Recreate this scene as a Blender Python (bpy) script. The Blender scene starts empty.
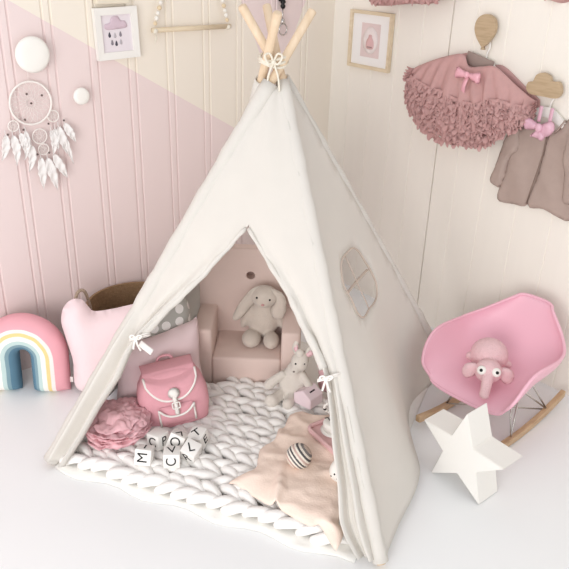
import bpy, bmesh, math, random
from math import sin, cos, pi, sqrt, atan2, radians, exp, hypot
from mathutils import Vector, Matrix, Euler, noise
from mathutils.geometry import delaunay_2d_cdt
random.seed(7)
scene = bpy.context.scene
COL = scene.collection

# ------------------------------------------------------------------ camera
F_PX, PITCH, ROLL, YAW = 710.738, 0.44878, 0.03241, 0.70802
CAM = Vector((-2.4547, -2.57048, 1.62028))
FWD = Vector((sin(YAW)*cos(PITCH), cos(YAW)*cos(PITCH), -sin(PITCH)))
_r0 = Vector((cos(YAW), -sin(YAW), 0)); _u0 = _r0.cross(FWD)
RGT = _r0*cos(ROLL) + _u0*sin(ROLL); UPV = -_r0*sin(ROLL) + _u0*cos(ROLL)
cd = bpy.data.cameras.new('camera'); cam = bpy.data.objects.new('camera', cd); COL.objects.link(cam)
cd.sensor_width = 36; cd.lens = F_PX/569*36; cd.clip_start = .05
M = Matrix((RGT, UPV, -FWD)).transposed().to_4x4(); M.translation = CAM
cam.matrix_world = M; scene.camera = cam
CY = -YAW                      # a thing turned by CY shows its front (local -y) to the camera side

def ray(x, y): return RGT*((x-284.5)/F_PX) + UPV*((284.5-y)/F_PX) + FWD
def hit(x, y, p0, n):
    d = ray(x, y); n = Vector(n); return CAM + d*((Vector(p0)-CAM).dot(n)/d.dot(n))
def on_floor(x, y, z=0): return hit(x, y, (0, 0, z), (0, 0, 1))
def on_left(x, y, d=0): return hit(x, y, (0, -d, 0), (0, 1, 0))
def on_right(x, y, d=0): return hit(x, y, (-d, 0, 0), (1, 0, 0))

# ------------------------------------------------------------------ materials
def lin(h):
    h = h.lstrip('#'); v = [int(h[i:i+2], 16)/255 for i in (0, 2, 4)]
    return tuple(c/12.92 if c <= .04045 else ((c+.055)/1.055)**2.4 for c in v) + (1,)
def base_mat(name):
    m = bpy.data.materials.new(name); m.use_nodes = True; nt = m.node_tree
    return m, nt, nt.nodes['Principled BSDF']
def mat(name, col, rough=.8, var=.06, scale=30, bump=.0, bscale=200, sheen=0, spec=.3, trans=0, metal=0, stretch=None, kind='noise'):
    m, nt, b = base_mat(name); N = nt.nodes.new; L = nt.links.new
    tc = N('ShaderNodeTexCoord'); mp = N('ShaderNodeMapping'); L(tc.outputs['Object'], mp.inputs[0])
    if stretch: mp.inputs['Scale'].default_value = stretch
    n1 = N('ShaderNodeTexNoise'); n1.inputs['Scale'].default_value = scale; n1.inputs['Detail'].default_value = 4
    L(mp.outputs[0], n1.inputs['Vector'])
    c = lin(col); mx = N('ShaderNodeMix'); mx.data_type = 'RGBA'
    mx.inputs[6].default_value = tuple(max(0, v*(1-var)) for v in c[:3])+(1,)
    mx.inputs[7].default_value = tuple(min(1, v*(1+var)) for v in c[:3])+(1,)
    L(n1.outputs['Fac'], mx.inputs[0]); L(mx.outputs[2], b.inputs['Base Color'])
    b.inputs['Roughness'].default_value = rough; b.inputs['Specular IOR Level'].default_value = spec
    b.inputs['Metallic'].default_value = metal
    if sheen: b.inputs['Sheen Weight'].default_value = sheen; b.inputs['Sheen Roughness'].default_value = .5
    if bump:
        if kind == 'noise':
            n2 = N('ShaderNodeTexNoise'); n2.inputs['Scale'].default_value = bscale; n2.inputs['Detail'].default_value = 3; out = n2.outputs['Fac']
        elif kind == 'voronoi':
            n2 = N('ShaderNodeTexVoronoi'); n2.inputs['Scale'].default_value = bscale; out = n2.outputs['Distance']
        else:
            n2 = N('ShaderNodeTexWave'); n2.inputs['Scale'].default_value = bscale; n2.inputs['Distortion'].default_value = 1.5; out = n2.outputs['Fac']
        L(mp.outputs[0], n2.inputs['Vector'])
        bp = N('ShaderNodeBump'); bp.inputs['Strength'].default_value = bump; bp.inputs['Distance'].default_value = .004
        L(out, bp.inputs['Height']); L(bp.outputs[0], b.inputs['Normal'])
    if trans:
        tr = N('ShaderNodeBsdfTranslucent'); L(mx.outputs[2], tr.inputs['Color'])
        ms = N('ShaderNodeMixShader'); ms.inputs[0].default_value = trans
        L(b.outputs[0], ms.inputs[1]); L(tr.outputs[0], ms.inputs[2]); L(ms.outputs[0], nt.nodes['Material Output'].inputs[0])
    return m
def wood(name, c1, c2, stretch=(1, 1, 1), scale=6, rough=.5):
    m, nt, b = base_mat(name); N = nt.nodes.new; L = nt.links.new
    tc = N('ShaderNodeTexCoord'); mp = N('ShaderNodeMapping'); mp.inputs['Scale'].default_value = stretch
    L(tc.outputs['Object'], mp.inputs[0])
    n = N('ShaderNodeTexNoise'); n.inputs['Scale'].default_value = scale; n.inputs['Detail'].default_value = 6
    n.inputs['Distortion'].default_value = .6; L(mp.outputs[0], n.inputs['Vector'])
    r = N('ShaderNodeValToRGB'); r.color_ramp.elements[0].position = .3; r.color_ramp.elements[1].position = .7
    r.color_ramp.elements[0].color = lin(c1); r.color_ramp.elements[1].color = lin(c2)
    L(n.outputs['Fac'], r.inputs[0]); L(r.outputs[0], b.inputs['Base Color']); b.inputs['Roughness'].default_value = rough
    return m

# ------------------------------------------------------------------ mesh helpers
class MB:
    def __init__(s): s.v = []; s.f = []
    def add(s, vs, fs):
        o = len(s.v); s.v += [tuple(v) for v in vs]; s.f += [tuple(i+o for i in f) for f in fs]; return s
    def bm_add(s, bm, mtx=None):
        if mtx is not None: bm.transform(mtx)
        bm.verts.index_update(); s.add([v.co[:] for v in bm.verts], [[v.index for v in f.verts] for f in bm.faces]); bm.free(); return s
    def box(s, c, size, rot=(0, 0, 0), bev=0, seg=2):
        bm = bmesh.new(); bmesh.ops.create_cube(bm, size=1); bmesh.ops.scale(bm, vec=size, verts=bm.verts)
        if bev: bmesh.ops.bevel(bm, geom=bm.edges[:], offset=bev, segments=seg, profile=.5, affect='EDGES')
        return s.bm_add(bm, Matrix.Translation(c) @ Euler(rot).to_matrix().to_4x4())
    def ell(s, c, r, rot=(0, 0, 0), u=20, v=12):
        bm = bmesh.new(); bmesh.ops.create_uvsphere(bm, u_segments=u, v_segments=v, radius=1)
        if not hasattr(r, '__len__'): r = (r, r, r)
        return s.bm_add(bm, Matrix.Translation(c) @ Euler(rot).to_matrix().to_4x4() @ Matrix.Diagonal((*r, 1)))
    def tube(s, pts, r, seg=10, closed=False, cap=True, flat=None):
        pts = [Vector(p) for p in pts]; n = len(pts); vs = []; fs = []
        rs = r if hasattr(r, '__len__') else [r]*n
        prev = None
        for i, p in enumerate(pts):
            a = pts[(i-1) % n] if (closed or i > 0) else p; b = pts[(i+1) % n] if (closed or i < n-1) else p
            t = (b-a).normalized()
            if prev is None:
                h = Vector((0, 0, 1)) if abs(t.z) < .9 else Vector((1, 0, 0)); nx = t.cross(h).normalized()
            else: nx = (prev - t*prev.dot(t)).normalized()
            prev = nx; ny = t.cross(nx)
            for k in range(seg):
                an = 2*pi*k/seg; vs.append(p + (nx*cos(an) + ny*sin(an)*(flat or 1))*rs[i])
        m = n if closed else n-1
        for i in range(m):
            for k in range(seg):
                fs.append((i*seg+k, i*seg+(k+1) % seg, ((i+1) % n)*seg+(k+1) % seg, ((i+1) % n)*seg+k))
        if cap and not closed: fs.append(tuple(range(seg))[::-1]); fs.append(tuple((n-1)*seg+k for k in range(seg)))
        return s.add(vs, fs)
    def lathe(s, prof, seg=32, c=(0, 0, 0), sx=1, sy=1, wob=None):
        vs = []; fs = []; n = len(prof)
        for k in range(seg):
            a = 2*pi*k/seg
            for (r, z) in prof:
                q = r*(1+(wob(a, z) if wob else 0)); vs.append((c[0]+q*cos(a)*sx, c[1]+q*sin(a)*sy, c[2]+z))
        for k in range(seg):
            for i in range(n-1):
                k2 = (k+1) % seg; fs.append((k*n+i, k2*n+i, k2*n+i+1, k*n+i+1))
        return s.add(vs, fs)
    def grid(s, fn, nu, nv, wrap=False):
        vs = [fn(i/nu, j/nv) for j in range(nv+1) for i in range(nu+1)]; w = nu+1
        return s.add(vs, [(j*w+i, j*w+i+1, (j+1)*w+i+1, (j+1)*w+i) for j in range(nv) for i in range(nu)])
    def mesh(s, name='m', smooth=True, doubles=1e-5):
        me = bpy.data.meshes.new(name); me.from_pydata(s.v, [], s.f); me.update()
        bm = bmesh.new(); bm.from_mesh(me)
        if doubles: bmesh.ops.remove_doubles(bm, verts=bm.verts, dist=doubles)
        bmesh.ops.recalc_face_normals(bm, faces=bm.faces); bm.to_mesh(me); bm.free()
        me.polygons.foreach_set('use_smooth', [smooth]*len(me.polygons)); return me
    def build(s, name, m, parent=None, smooth=True, label=None, loc=None, rz=None, rot=None, solid=0, subd=0, doubles=1e-5, sharp=None):
        me = s.mesh(name, smooth, doubles); me.materials.append(m)
        if sharp:
            try: me.set_sharp_from_angle(angle=radians(sharp))
            except Exception: pass
        o = bpy.data.objects.new(name, me); COL.objects.link(o)
        if parent: o.parent = parent
        if loc is not None: o.location = loc
        if rz is not None: o.rotation_euler = (0, 0, rz)
        if rot is not None: o.rotation_euler = rot
        if label: o['label'] = label
        if solid:
            md = o.modifiers.new('thickness', 'SOLIDIFY'); md.thickness = solid; md.offset = 0
        if subd:
            md = o.modifiers.new('smooth', 'SUBSURF'); md.levels = subd; md.render_levels = subd
        return o

def inside(p, poly):
    x, y = p; c = False; n = len(poly)
    for i in range(n):
        x1, y1 = poly[i]; x2, y2 = poly[i-1]
        if (y1 > y) != (y2 > y) and x < (x2-x1)*(y-y1)/(y2-y1)+x1: c = not c
    return c
def dseg(p, a, b):
    ax, ay = a; bx, by = b; dx, dy = bx-ax, by-ay; l = dx*dx+dy*dy
    t = 0 if l == 0 else max(0, min(1, ((p[0]-ax)*dx+(p[1]-ay)*dy)/l)); return hypot(p[0]-ax-t*dx, p[1]-ay-t*dy)
def dpoly(p, poly): return min(dseg(p, poly[i-1], poly[i]) for i in range(len(poly)))
def resample(poly, step, closed=True):
    out = []; n = len(poly)
    for i in range(n if closed else n-1):
        a, b = poly[i], poly[(i+1) % n]; k = max(1, int(round(hypot(b[0]-a[0], b[1]-a[1])/step)))
        out += [(a[0]+(b[0]-a[0])*j/k, a[1]+(b[1]-a[1])*j/k) for j in range(k)]
    if not closed: out.append(tuple(poly[-1]))
    return out
def smooth_poly(ctrl, k=8, closed=True):
    out = []; n = len(ctrl)
    for i in range(n if closed else n-1):
        g = lambda j: ctrl[j % n] if closed else ctrl[max(0, min(n-1, j))]
        p0, p1, p2, p3 = g(i-1), g(i), g(i+1), g(i+2)
        for j in range(k):
            t = j/k
            out.append(tuple(.5*(2*p1[a]+(p2[a]-p0[a])*t+(2*p0[a]-5*p1[a]+4*p2[a]-p3[a])*t*t+(3*p1[a]-p0[a]-3*p2[a]+p3[a])*t**3) for a in range(len(p1))))
    if not closed: out.append(tuple(ctrl[-1]))
    return out
def tri2d(outline, holes=(), res=.01):
    loops = [outline]+list(holes); pts = []; ed = []
    for lp in loops:
        o = len(pts); pts += [Vector(p) for p in lp]; ed += [(o+i, o+(i+1) % len(lp)) for i in range(len(lp))]
    xs = [p[0] for p in outline]; ys = [p[1] for p in outline]
    y = min(ys)+res*.5; row = 0
    while y < max(ys):
        x = min(xs)+res*(.5 if row % 2 else .99)
        while x < max(xs):
            if inside((x, y), outline) and dpoly((x, y), outline) > res*.45 and all(not inside((x, y), h) and dpoly((x, y), h) > res*.45 for h in holes):
                pts.append(Vector((x, y)))
            x += res
        y += res*.87; row += 1
    V, E, Fc, *_ = delaunay_2d_cdt(pts, ed, [], 0, 1e-6)
    fs = []
    for f in Fc:
        c = (sum(V[i].x for i in f)/len(f), sum(V[i].y for i in f)/len(f))
        if inside(c, outline) and not any(inside(c, h) for h in holes): fs.append(tuple(f))
    return [(v.x, v.y) for v in V], fs
def puff(mb, outline, hf, hb=None, rad=.02, res=.01, holes=(), nz=0, nscale=20, power=.5, fn=None, edge=0):
    """closed cushion-like solid on the local xz plane, front towards -y"""
    if hb is None: hb = hf
    V, Fc = tri2d(outline, holes, res); n = len(V); front = []; back = []
    for (x, z) in V:
        d = min([dpoly((x, z), outline)]+[dpoly((x, z), h) for h in holes])
        k = min(1, d/rad); k = (1-(1-k)**2)**power if k > 0 else 0
        w = nz*noise.noise(Vector((x*nscale, z*nscale, hf*37)))*k
        dy = fn(x, z) if fn else 0
        front.append((x, dy-hf*k-w-edge, z)); back.append((x, dy+hb*k+edge, z))
    fs = list(Fc)+[tuple(i+n for i in f[::-1]) for f in Fc]
    if edge:
        cnt = {}
        for f in Fc:
            for i in range(len(f)):
                a, b = f[i-1], f[i]; cnt[(a, b)] = 1
        for (a, b) in list(cnt):
            if (b, a) not in cnt: fs.append((b, a, a+n, b+n))
    mb.add(front+back, fs); return mb
def circ(cx, cz, r, n=24, rz=None, a0=0): return [(cx+r*cos(a0+2*pi*i/n), cz+(rz or r)*sin(a0+2*pi*i/n)) for i in range(n)]
def rrect(w, h, r, n=5, cx=0, cz=0):
    out = []
    for qx, qz, a in ((1, 1, 0), (-1, 1, 90), (-1, -1, 180), (1, -1, 270)):
        for i in range(n+1):
            t = radians(a+90*i/n); out.append((cx+qx*(w/2-r)+r*cos(t), cz+qz*(h/2-r)+r*sin(t)))
    return out
def fuse(mb, name, m, parent, voxel=.005, smooth=6, label=None):
    """melt overlapping shapes into one continuous skin"""
    me = mb.mesh('tmp'); o = bpy.data.objects.new('tmp', me); COL.objects.link(o)
    md = o.modifiers.new('r', 'REMESH'); md.mode = 'VOXEL'; md.voxel_size = voxel; md.use_smooth_shade = True
    sm = o.modifiers.new('s', 'SMOOTH'); sm.factor = .5; sm.iterations = smooth
    dg = bpy.context.evaluated_depsgraph_get(); me2 = bpy.data.meshes.new_from_object(o.evaluated_get(dg))
    bpy.data.objects.remove(o); bpy.data.meshes.remove(me)
    me2.name = name; me2.materials.clear(); me2.materials.append(m)
    me2.polygons.foreach_set('use_smooth', [True]*len(me2.polygons))
    r = bpy.data.objects.new(name, me2); COL.objects.link(r); r.parent = parent
    if label: r['label'] = label
    return r
def thing(name, label, cat, loc=(0, 0, 0), rz=0, group=None, rot=None):
    o = bpy.data.objects.new(name, None); COL.objects.link(o); o.location = loc; o.rotation_euler = rot or (0, 0, rz)
    o.empty_display_size = .03; return tag(o, label, cat, group)
def tag(o, label, cat, group=None):
    o['label'] = label; o['category'] = cat
    if group: o['group'] = group
    return o
def struct(o): o['kind'] = 'structure'; return o
def text_mesh(ch, size):
    cu = bpy.data.curves.new('letter', 'FONT'); cu.body = ch; cu.size = size; cu.extrude = .0006; cu.offset = 0; cu.align_x = 'CENTER'; cu.align_y = 'CENTER'
    o = bpy.data.objects.new('tmp', cu); COL.objects.link(o); dg = bpy.context.evaluated_depsgraph_get()
    dg.update(); me = bpy.data.meshes.new_from_object(o.evaluated_get(dg)); bpy.data.objects.remove(o)
    return me

# ------------------------------------------------------------------ palette
M_white = mat('white paint', '#efece6', .45, .02, 8, .05, 60)
M_ceramic = mat('white glaze', '#f4f1ea', .35, .02, 8, spec=.5)
M_canvas = mat('cotton canvas', '#f1ede6', .95, .02, 14, .25, 900, trans=.3)
M_bars = mat('beige tape', '#cdbdb0', .95)
M_canvas_in = mat('brightened cotton canvas', '#f5f3ee', .95, .02, 14, .25, 900, trans=.08)  # tent canvas made whiter and less translucent, extra brightness put into the colour
M_canvas_mat = mat('cream cotton', '#f2f0ea', .95, .02, 10, .3, 60)
M_knit = mat('chunky white wool', '#f9f6f2', .95, .04, 40, .5, 260, sheen=.2)
M_pole = wood('pine pole', '#d6bc9c', '#e8d3b8', (6, 6, .8), 5, .55)
M_pale_wood = wood('pale wood', '#d8c4a4', '#e8d8bd', (1, 4, 6), 6, .5)
M_oak = wood('oak veneer', '#b09878', '#c6ae8e', (1.5, 4, 14), 9, .5)
M_rocker = wood('ash rocker', '#b89572', '#ceb08c', (3, 10, 10), 7, .45)
M_rope = mat('cotton rope', '#e9e2d2', .95, .08, 90, .6, 300)
M_pink_shell = mat('pink plastic', '#f1bccb', .42, .02, 5, spec=.4)
M_foam = mat('dusty pink foam cover', '#e6d0c7', .95, .03, 20, .2, 700)
M_foam_shade = mat('painted hole shade', '#b89d94', .95, .03)  # foam colour darkened to paint the shade inside the backrest hole
M_plush = mat('cream plush', '#e8e0d6', 1, .06, 60, .9, 350, sheen=.35)
M_plush_grey = mat('oat plush', '#d9cdc1', 1, .06, 60, .9, 350, sheen=.35)
M_plush_pink = mat('pink plush lining', '#f0c8cd', 1, .05, 60, .5, 350)
M_black = mat('black', '#1d1a1a', .35, .02)
M_pack = mat('pink canvas', '#e7aab3', .9, .05, 60, .4, 700)
M_trim = mat('white trim', '#f3eee8', .8, .03, 60, .2, 500)
M_tissue = mat('pink tissue', '#f9cdd2', .95, .05, 20, .2, 200, trans=.25)
M_pale_pink = mat('pale pink velvet', '#f3dcde', 1, .02, 12, .25, 120, sheen=.3)
M_blush = mat('blush cotton', '#f3dcde', .95, .03, 12, .2, 300)
M_peach = mat('peach muslin', '#f9e4d5', .95, .04, 18, .35, 160)
M_house = mat('lilac pink paint', '#f0dde2', .6, .02)
M_tray = mat('pink tray', '#ebc2c2', .45, .03)
M_wicker_in = mat('seagrass', '#9d7f60', .95, .35, 120, .9, 160)
M_tulle = mat('dusty rose tulle', '#dfb5b1', .95, .08, 50, .3, 260, trans=.3)
M_satin = mat('pink satin', '#ecb0bb', .3, .04, 20, spec=.6)
M_bow = mat('mauve satin', '#ddb0bf', .35, .05, 20, spec=.5)
M_cardi = mat('taupe knit', '#b6a298', .97, .05, 40, .5, 420)
M_chrome = mat('chrome wire', '#c8c4c0', .22, .01, metal=1)
M_ele = mat('pink crochet', '#eec8cb', .97, .06, 60, .7, 260, kind='voronoi')
M_paper = mat('paper', '#f4f1ee', .9, .01)
M_letter = mat('black ink', '#1c1b1b', .7, .02)

# ------------------------------------------------------------------ room
def painted_wall():
    m, nt, b = base_mat('painted panelling'); N = nt.nodes.new; L = nt.links.new
    g = N('ShaderNodeNewGeometry'); sp = N('ShaderNodeSeparateXYZ'); L(g.outputs['Position'], sp.inputs[0])
    def mth(op, a, bb, clamp=False):
        n = N('ShaderNodeMath'); n.operation = op; n.use_clamp = clamp
        for i, v in enumerate((a, bb)):
            if isinstance(v, (int, float)): n.inputs[i].default_value = v
            elif v is not None: L(v, n.inputs[i])
        return n.outputs[0]
    x, z = sp.outputs[0], sp.outputs[2]
    line = mth('ADD', mth('MULTIPLY', mth('ADD', x, -DG[0]), DG[2]), DG[1])      # diagonal paint edge
    below = mth('LESS_THAN', z, line)
    tri = mth('LESS_THAN', mth('ABSOLUTE', mth('ADD', x, .36), None), mth('MULTIPLY', mth('ADD', z, -1.0), .46))
    fac = mth('MAXIMUM', below, tri)
    nz = N('ShaderNodeTexNoise'); nz.inputs['Scale'].default_value = 3; L(g.outputs['Position'], nz.inputs['Vector'])
    def duo(c):
        mx = N('ShaderNodeMix'); mx.data_type = 'RGBA'; c = lin(c)
        mx.inputs[6].default_value = tuple(v*.98 for v in c[:3])+(1,); mx.inputs[7].default_value = c; L(nz.outputs['Fac'], mx.inputs[0]); return mx.outputs[2]
    mx = N('ShaderNodeMix'); mx.data_type = 'RGBA'; L(fac, mx.inputs[0]); L(duo('#f1e8da'), mx.inputs[6]); L(duo('#ebd9d6'), mx.inputs[7])
    L(mx.outputs[2], b.inputs['Base Color']); b.inputs['Roughness'].default_value = .5
    return m
a_, b_ = on_left(8, 0), on_left(240, 131); DG = (a_.x, a_.z, (b_.z-a_.z)/(b_.x-a_.x))
M_wall_left = painted_wall()
M_wall_right = mat('white boards', '#f5efe5', .55, .02, 4, .06, 30, stretch=(1, 6, .6))
M_floor = mat('white floor paint', '#f1f2f2', .38, .015, 2, .05, 12, spec=.35)
XL, YB, HC = -4.4, -3.6, 2.3
mb = MB(); mb.add([(XL, YB, 0), (.06, YB, 0), (.06, .06, 0), (XL, .06, 0), (XL, YB, -.08), (.06, YB, -.08), (.06, .06, -.08), (XL, .06, -.08)],
       [(0, 1, 2, 3), (7, 6, 5, 4), (0, 4, 5, 1), (1, 5, 6, 2), (2, 6, 7, 3), (3, 7, 4, 0)])
struct(mb.build('floor', M_floor, smooth=False))
def profile_wall(cuts, lo, hi, place, depth=.06):
    """cuts: (pos, half width, depth) v-grooves on a plane; place(u, d, z) -> world"""
    pr = [(lo, 0)]
    for p, w, d in sorted(cuts): pr += [(p-w, 0), (p-w*.35, d), (p+w*.35, d), (p+w, 0)]
    pr.append((hi, 0)); vs = []; fs = []; n = len(pr)
    for z in (0, HC):
        vs += [place(u, d, z) for u, d in pr]
    vs += [place(lo, depth, 0), place(hi, depth, 0), place(lo, depth, HC), place(hi, depth, HC)]
    for i in range(n-1): fs.append((i, i+1, n+i+1, n+i))
    b0, b1, t0, t1 = 2*n, 2*n+1, 2*n+2, 2*n+3
    fs += [(b0, b1, t1, t0), (0, n, t0, b0), (n-1, b1, t1, 2*n-1), tuple(range(n))+(b1, b0), tuple(range(n, 2*n))+(t1, t0)]
    m = MB(); m.add(vs, fs); return m
strips = [-4.3, -4.15, -4.0, -3.84, -3.68, -3.52, -3.36, -3.21, -3.06, -2.91, -2.76, -2.6, -2.45, -2.29, -2.14, -1.99, -1.85, -1.70]
for px, py in ((8.5, 60), (51, 60), (94.5, 63), (132, 58), (170.3, 55), (206.5, 55), (239.5, 20), (273, 20), (305, 20)): strips.append(on_left(px, py).x)
cuts = []
for s in strips: cuts += [(s-.0155, .0055, .006), (s+.0155, .0055, .006)]
struct(profile_wall(cuts, XL, 0, lambda u, d, z: (u, d, z)).build('wall_left', M_wall_left, smooth=False))
rg = []
for px in (426, 480, 512, 553): rg.append((-on_right(px, 2).y, .0035, .003))
gap = -on_right(455, 0).y
rg.append((gap, .0035, .02))
for k in range(14): rg.append((1.27+.15*k, .0035, .003))
rg += [(.12, .0035, .003), (.26, .0035, .003), (.40, .0035, .003)]
struct(profile_wall(rg, 0, 3.6, lambda u, d, z: (d, -u, z)).build('wall_right', M_wall_right, smooth=False))

# ------------------------------------------------------------------ left wall
def on_left_thing(name, label, cat, px, py, d=0, **k):
    p = on_left(px, py, d); return thing(name, label, cat, (p.x, -d, p.z), 0, **k), p
# cloud picture
a, b, c = on_left(90.5, 6.6), on_left(133.7, 6.6), on_left(136, 57.3)
W_, H_ = (b.x-a.x), (b.z-c.z); cx, cz = (a.x+c.x)/2+.004, (a.z+c.z)/2
def picture_frame(name, label, loc, rz, W, H, bar, mframe, tilt=0, dep=.02):
    t = thing(name, label, 'picture', loc, rz, rot=(0, tilt, rz))
    m = MB()
    o, i = [(-W/2, -H/2), (W/2, -H/2), (W/2, H/2), (-W/2, H/2)], [(-W/2+bar, -H/2+bar), (W/2-bar, -H/2+bar), (W/2-bar, H/2-bar), (-W/2+bar, H/2-bar)]
    for k in range(4):
        p, q, r, s = o[k], o[(k+1) % 4], i[(k+1) % 4], i[k]
        m.add([(p[0], -dep, p[1]), (q[0], -dep, q[1]), (r[0], -dep*.9, r[1]), (s[0], -dep*.9, s[1]), (p[0], 0, p[1]), (q[0], 0, q[1]), (r[0], 0, r[1]), (s[0], 0, s[1])],
              [(0, 1, 2, 3), (0, 4, 5, 1), (3, 2, 6, 7), (4, 7, 6, 5)])
    m.build('frame', mframe, t, smooth=False); return t
cloud = picture_frame('framed_picture', 'white framed cloud and raindrop print on the pink wall', (cx, -.003, cz), 0, W_, H_, .026, M_white, tilt=-.03)
MB().box((0, -.008, 0), (W_-.05, .004, H_-.05)).build('print', mat('pale lilac print', '#e6dde1', .9, .01), cloud, smooth=False)
m = MB(); cl = smooth_poly([(-.05, -.012), (-.055, .008), (-.03, .015), (-.02, .035), (.01, .04), (.025, .022), (.045, .018), (.052, -.008), (0, -.014)], 5)
puff(m, cl, .0006, .0006, .003, .012, edge=.0004); m.v = [(x*.85, y-.0108, z*.85+.026) for x, y, z in m.v]
m.build('printed_cloud', mat('lilac ink', '#d5c0ca', .9), cloud, label='lilac cloud')
Mg = [mat('dark ink', '#55525c', .9), mat('grey ink', '#bdb6ba', .9), mat('mid ink', '#8b858c', .9)]
for k, (dx, dz, q) in enumerate(((-.03, -.005, 0), (-.008, -.008, 1), (.015, -.005, 2), (-.022, -.033, 2), (-.005, -.037, 0), (.014, -.033, 1))):
    m = MB(); puff(m, smooth_poly([(0, .011), (.005, -.001), (.0035, -.007), (0, -.009), (-.0035, -.007), (-.005, -.001)], 4), .0004, .0004, .002, .004, edge=.0004)
    m.v = [(x+dx, y-.0108, z+dz) for x, y, z in m.v]; m.build('raindrop', Mg[q], cloud)
# cream block above the cloud picture (only its lower end shows)
a, b = on_left(93, 5.5), on_left(126, 5.5)
tag(MB().box(((a.x+b.x)/2, -.0165, a.z+.05), (b.x-a.x, .03, .088), bev=.003).build('wall_plaque', mat('cream card', '#e5dbc8', .8), smooth=False), 'cream card plaque on the wall directly above the cloud picture', 'plaque')
# white knobs
def knob(name, label, px, py, r, dep):
    p = on_left(px, py, dep*.6); t = thing(name, label, 'wall hook', (p.x, 0, p.z), 0, group='round white wall hooks')
    pr = [(0, -dep), (r*.45, -dep), (r*.8, -dep*.97), (r*.94, -dep*.88), (r, -dep*.72), (r*.96, -dep*.56), (r*.8, -dep*.46), (r*.3, -dep*.42)]
    m = MB(); m.lathe([(q, z) for q, z in pr], 40); m.v = [(x, z, y) for x, y, z in m.v]; m.build('cap', M_ceramic, t)
    m = MB(); m.lathe([(0, -dep*.5), (r*.35, -dep*.5), (r*.35, -.001), (0, -.001)], 24); m.v = [(x, z, y) for x, y, z in m.v]; m.build('stem', M_ceramic, t)
    return t, p
kb, kp = knob('wall_hook', 'large round white wall hook above the dreamcatcher', 32, 54.5, .062, .045)
knob('wall_hook', 'small round white wall hook to the right of the dreamcatcher', 81, 96, .032, .035)
# dreamcatcher
M_hoop = mat('white cotton wrap', '#f3ece6', .9, .03, 90, .4, 300); M_thread = mat('white thread', '#f1e9e4', .9); M_bead = mat('dark bead', '#6b5c58', .4)
M_feather = mat('white feather', '#fbf7f4', .95, .03, 60, .2, 200, trans=.15)
dcp = on_left(31.5, 103.5, .02)
dc = thing('dreamcatcher', 'white dreamcatcher with feathers hanging from the large white wall hook', 'dreamcatcher', (dcp.x, -.014, dcp.z))
def hoop(cx, cz, r, w, web=8):
    h = MB().tube([(cx+r*cos(2*pi*i/40), 0, cz+r*sin(2*pi*i/40)) for i in range(40)], w, 8, closed=True).build('hoop', M_hoop, dc)
    m = MB(); rings = [r*.97, r*.74, r*.52, r*.32, r*.16]
    for k in range(len(rings)-1):
        for i in range(web*2):
            a0 = pi*i/web+(k % 2)*pi/web/2; 
            for sgn in (-1, 1):
                a1 = a0+sgn*pi/web/2
                m.tube([(cx+rings[k]*cos(a0), 0, cz+rings[k]*sin(a0)), (cx+rings[k+1]*cos(a1), 0, cz+rings[k+1]*sin(a1))], .0006, 4)
    m.build('web', M_thread, h); return h
R0 = .076
hoop(0, 0, R0, .004, 9)
for (hx, hz, hr) in ((-.073, -.073, .019), (.077, -.055, .021), (.018, -.122, .027), (.027, -.172, .02)): hoop(hx, hz, hr, .0022, 5)
m = MB(); m.tube([(0, 0, R0), (.001, -.004, R0+.03), (.002, -.006, kp.z-dcp.z-.035)], .0008, 6); m.build('hanging_cord', M_thread, dc)
for bx, bz in ((-.012, .034), (0, 0), (.042, .024), (-.04, -.09), (.055, -.08), (.115, -.075), (-.098, -.1), (.045, -.187), (0, -.187), (-.03, -.055)):
    MB().ell((bx, -.003, bz), .0042, u=10, v=7).build('bead', M_bead, dc)
def feather(x, z, L, w, tilt, bend=.2):
    c, s = cos(tilt), sin(tilt); ph = x*70
    def fn(U, V):
        a = (U*2-1); hw = w*.5*sin(pi*min(1, V*1.02+.02)**.7)**.8*(1+.10*sin(V*31+ph+a*2)); px = a*hw+bend*.06*V*V*(1 if ph > 0 else -1); pz = -L*V-.25*abs(a)*w*V
        return (x+px*c-pz*s, -.006-.012*sin(V*3)-abs(a)*.004+.002*sin(V*20+a*3+ph), z+px*s+pz*c)
    m = MB().grid(fn, 8, 18); m.tube([(x, -.004, z+.016), fn(.5, 0), fn(.5, .4), fn(.5, .8)], .0008, 5); m.build('feather', M_feather, dc, solid=.0012)
for f in ((-.108, -.1, .085, .03, -.15), (-.082, -.105, .1, .032, .1), (-.055, -.1, .07, .028, .25), (.075, -.1, .09, .03, -.3), (.09, -.095, .1, .032, .08), (.115, -.085, .075, .03, .3),
          (.06, -.105, .07, .028, .1), (-.02, -.15, .09, .03, -.1), (.01, -.2, .11, .034, -.15), (.035, -.205, .12, .036, .08), (.06, -.195, .1, .032, .3), (-.035, -.095, .1, .024, -.05), (.1, -.11, .13, .02, .15)):
    feather(*f)
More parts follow.
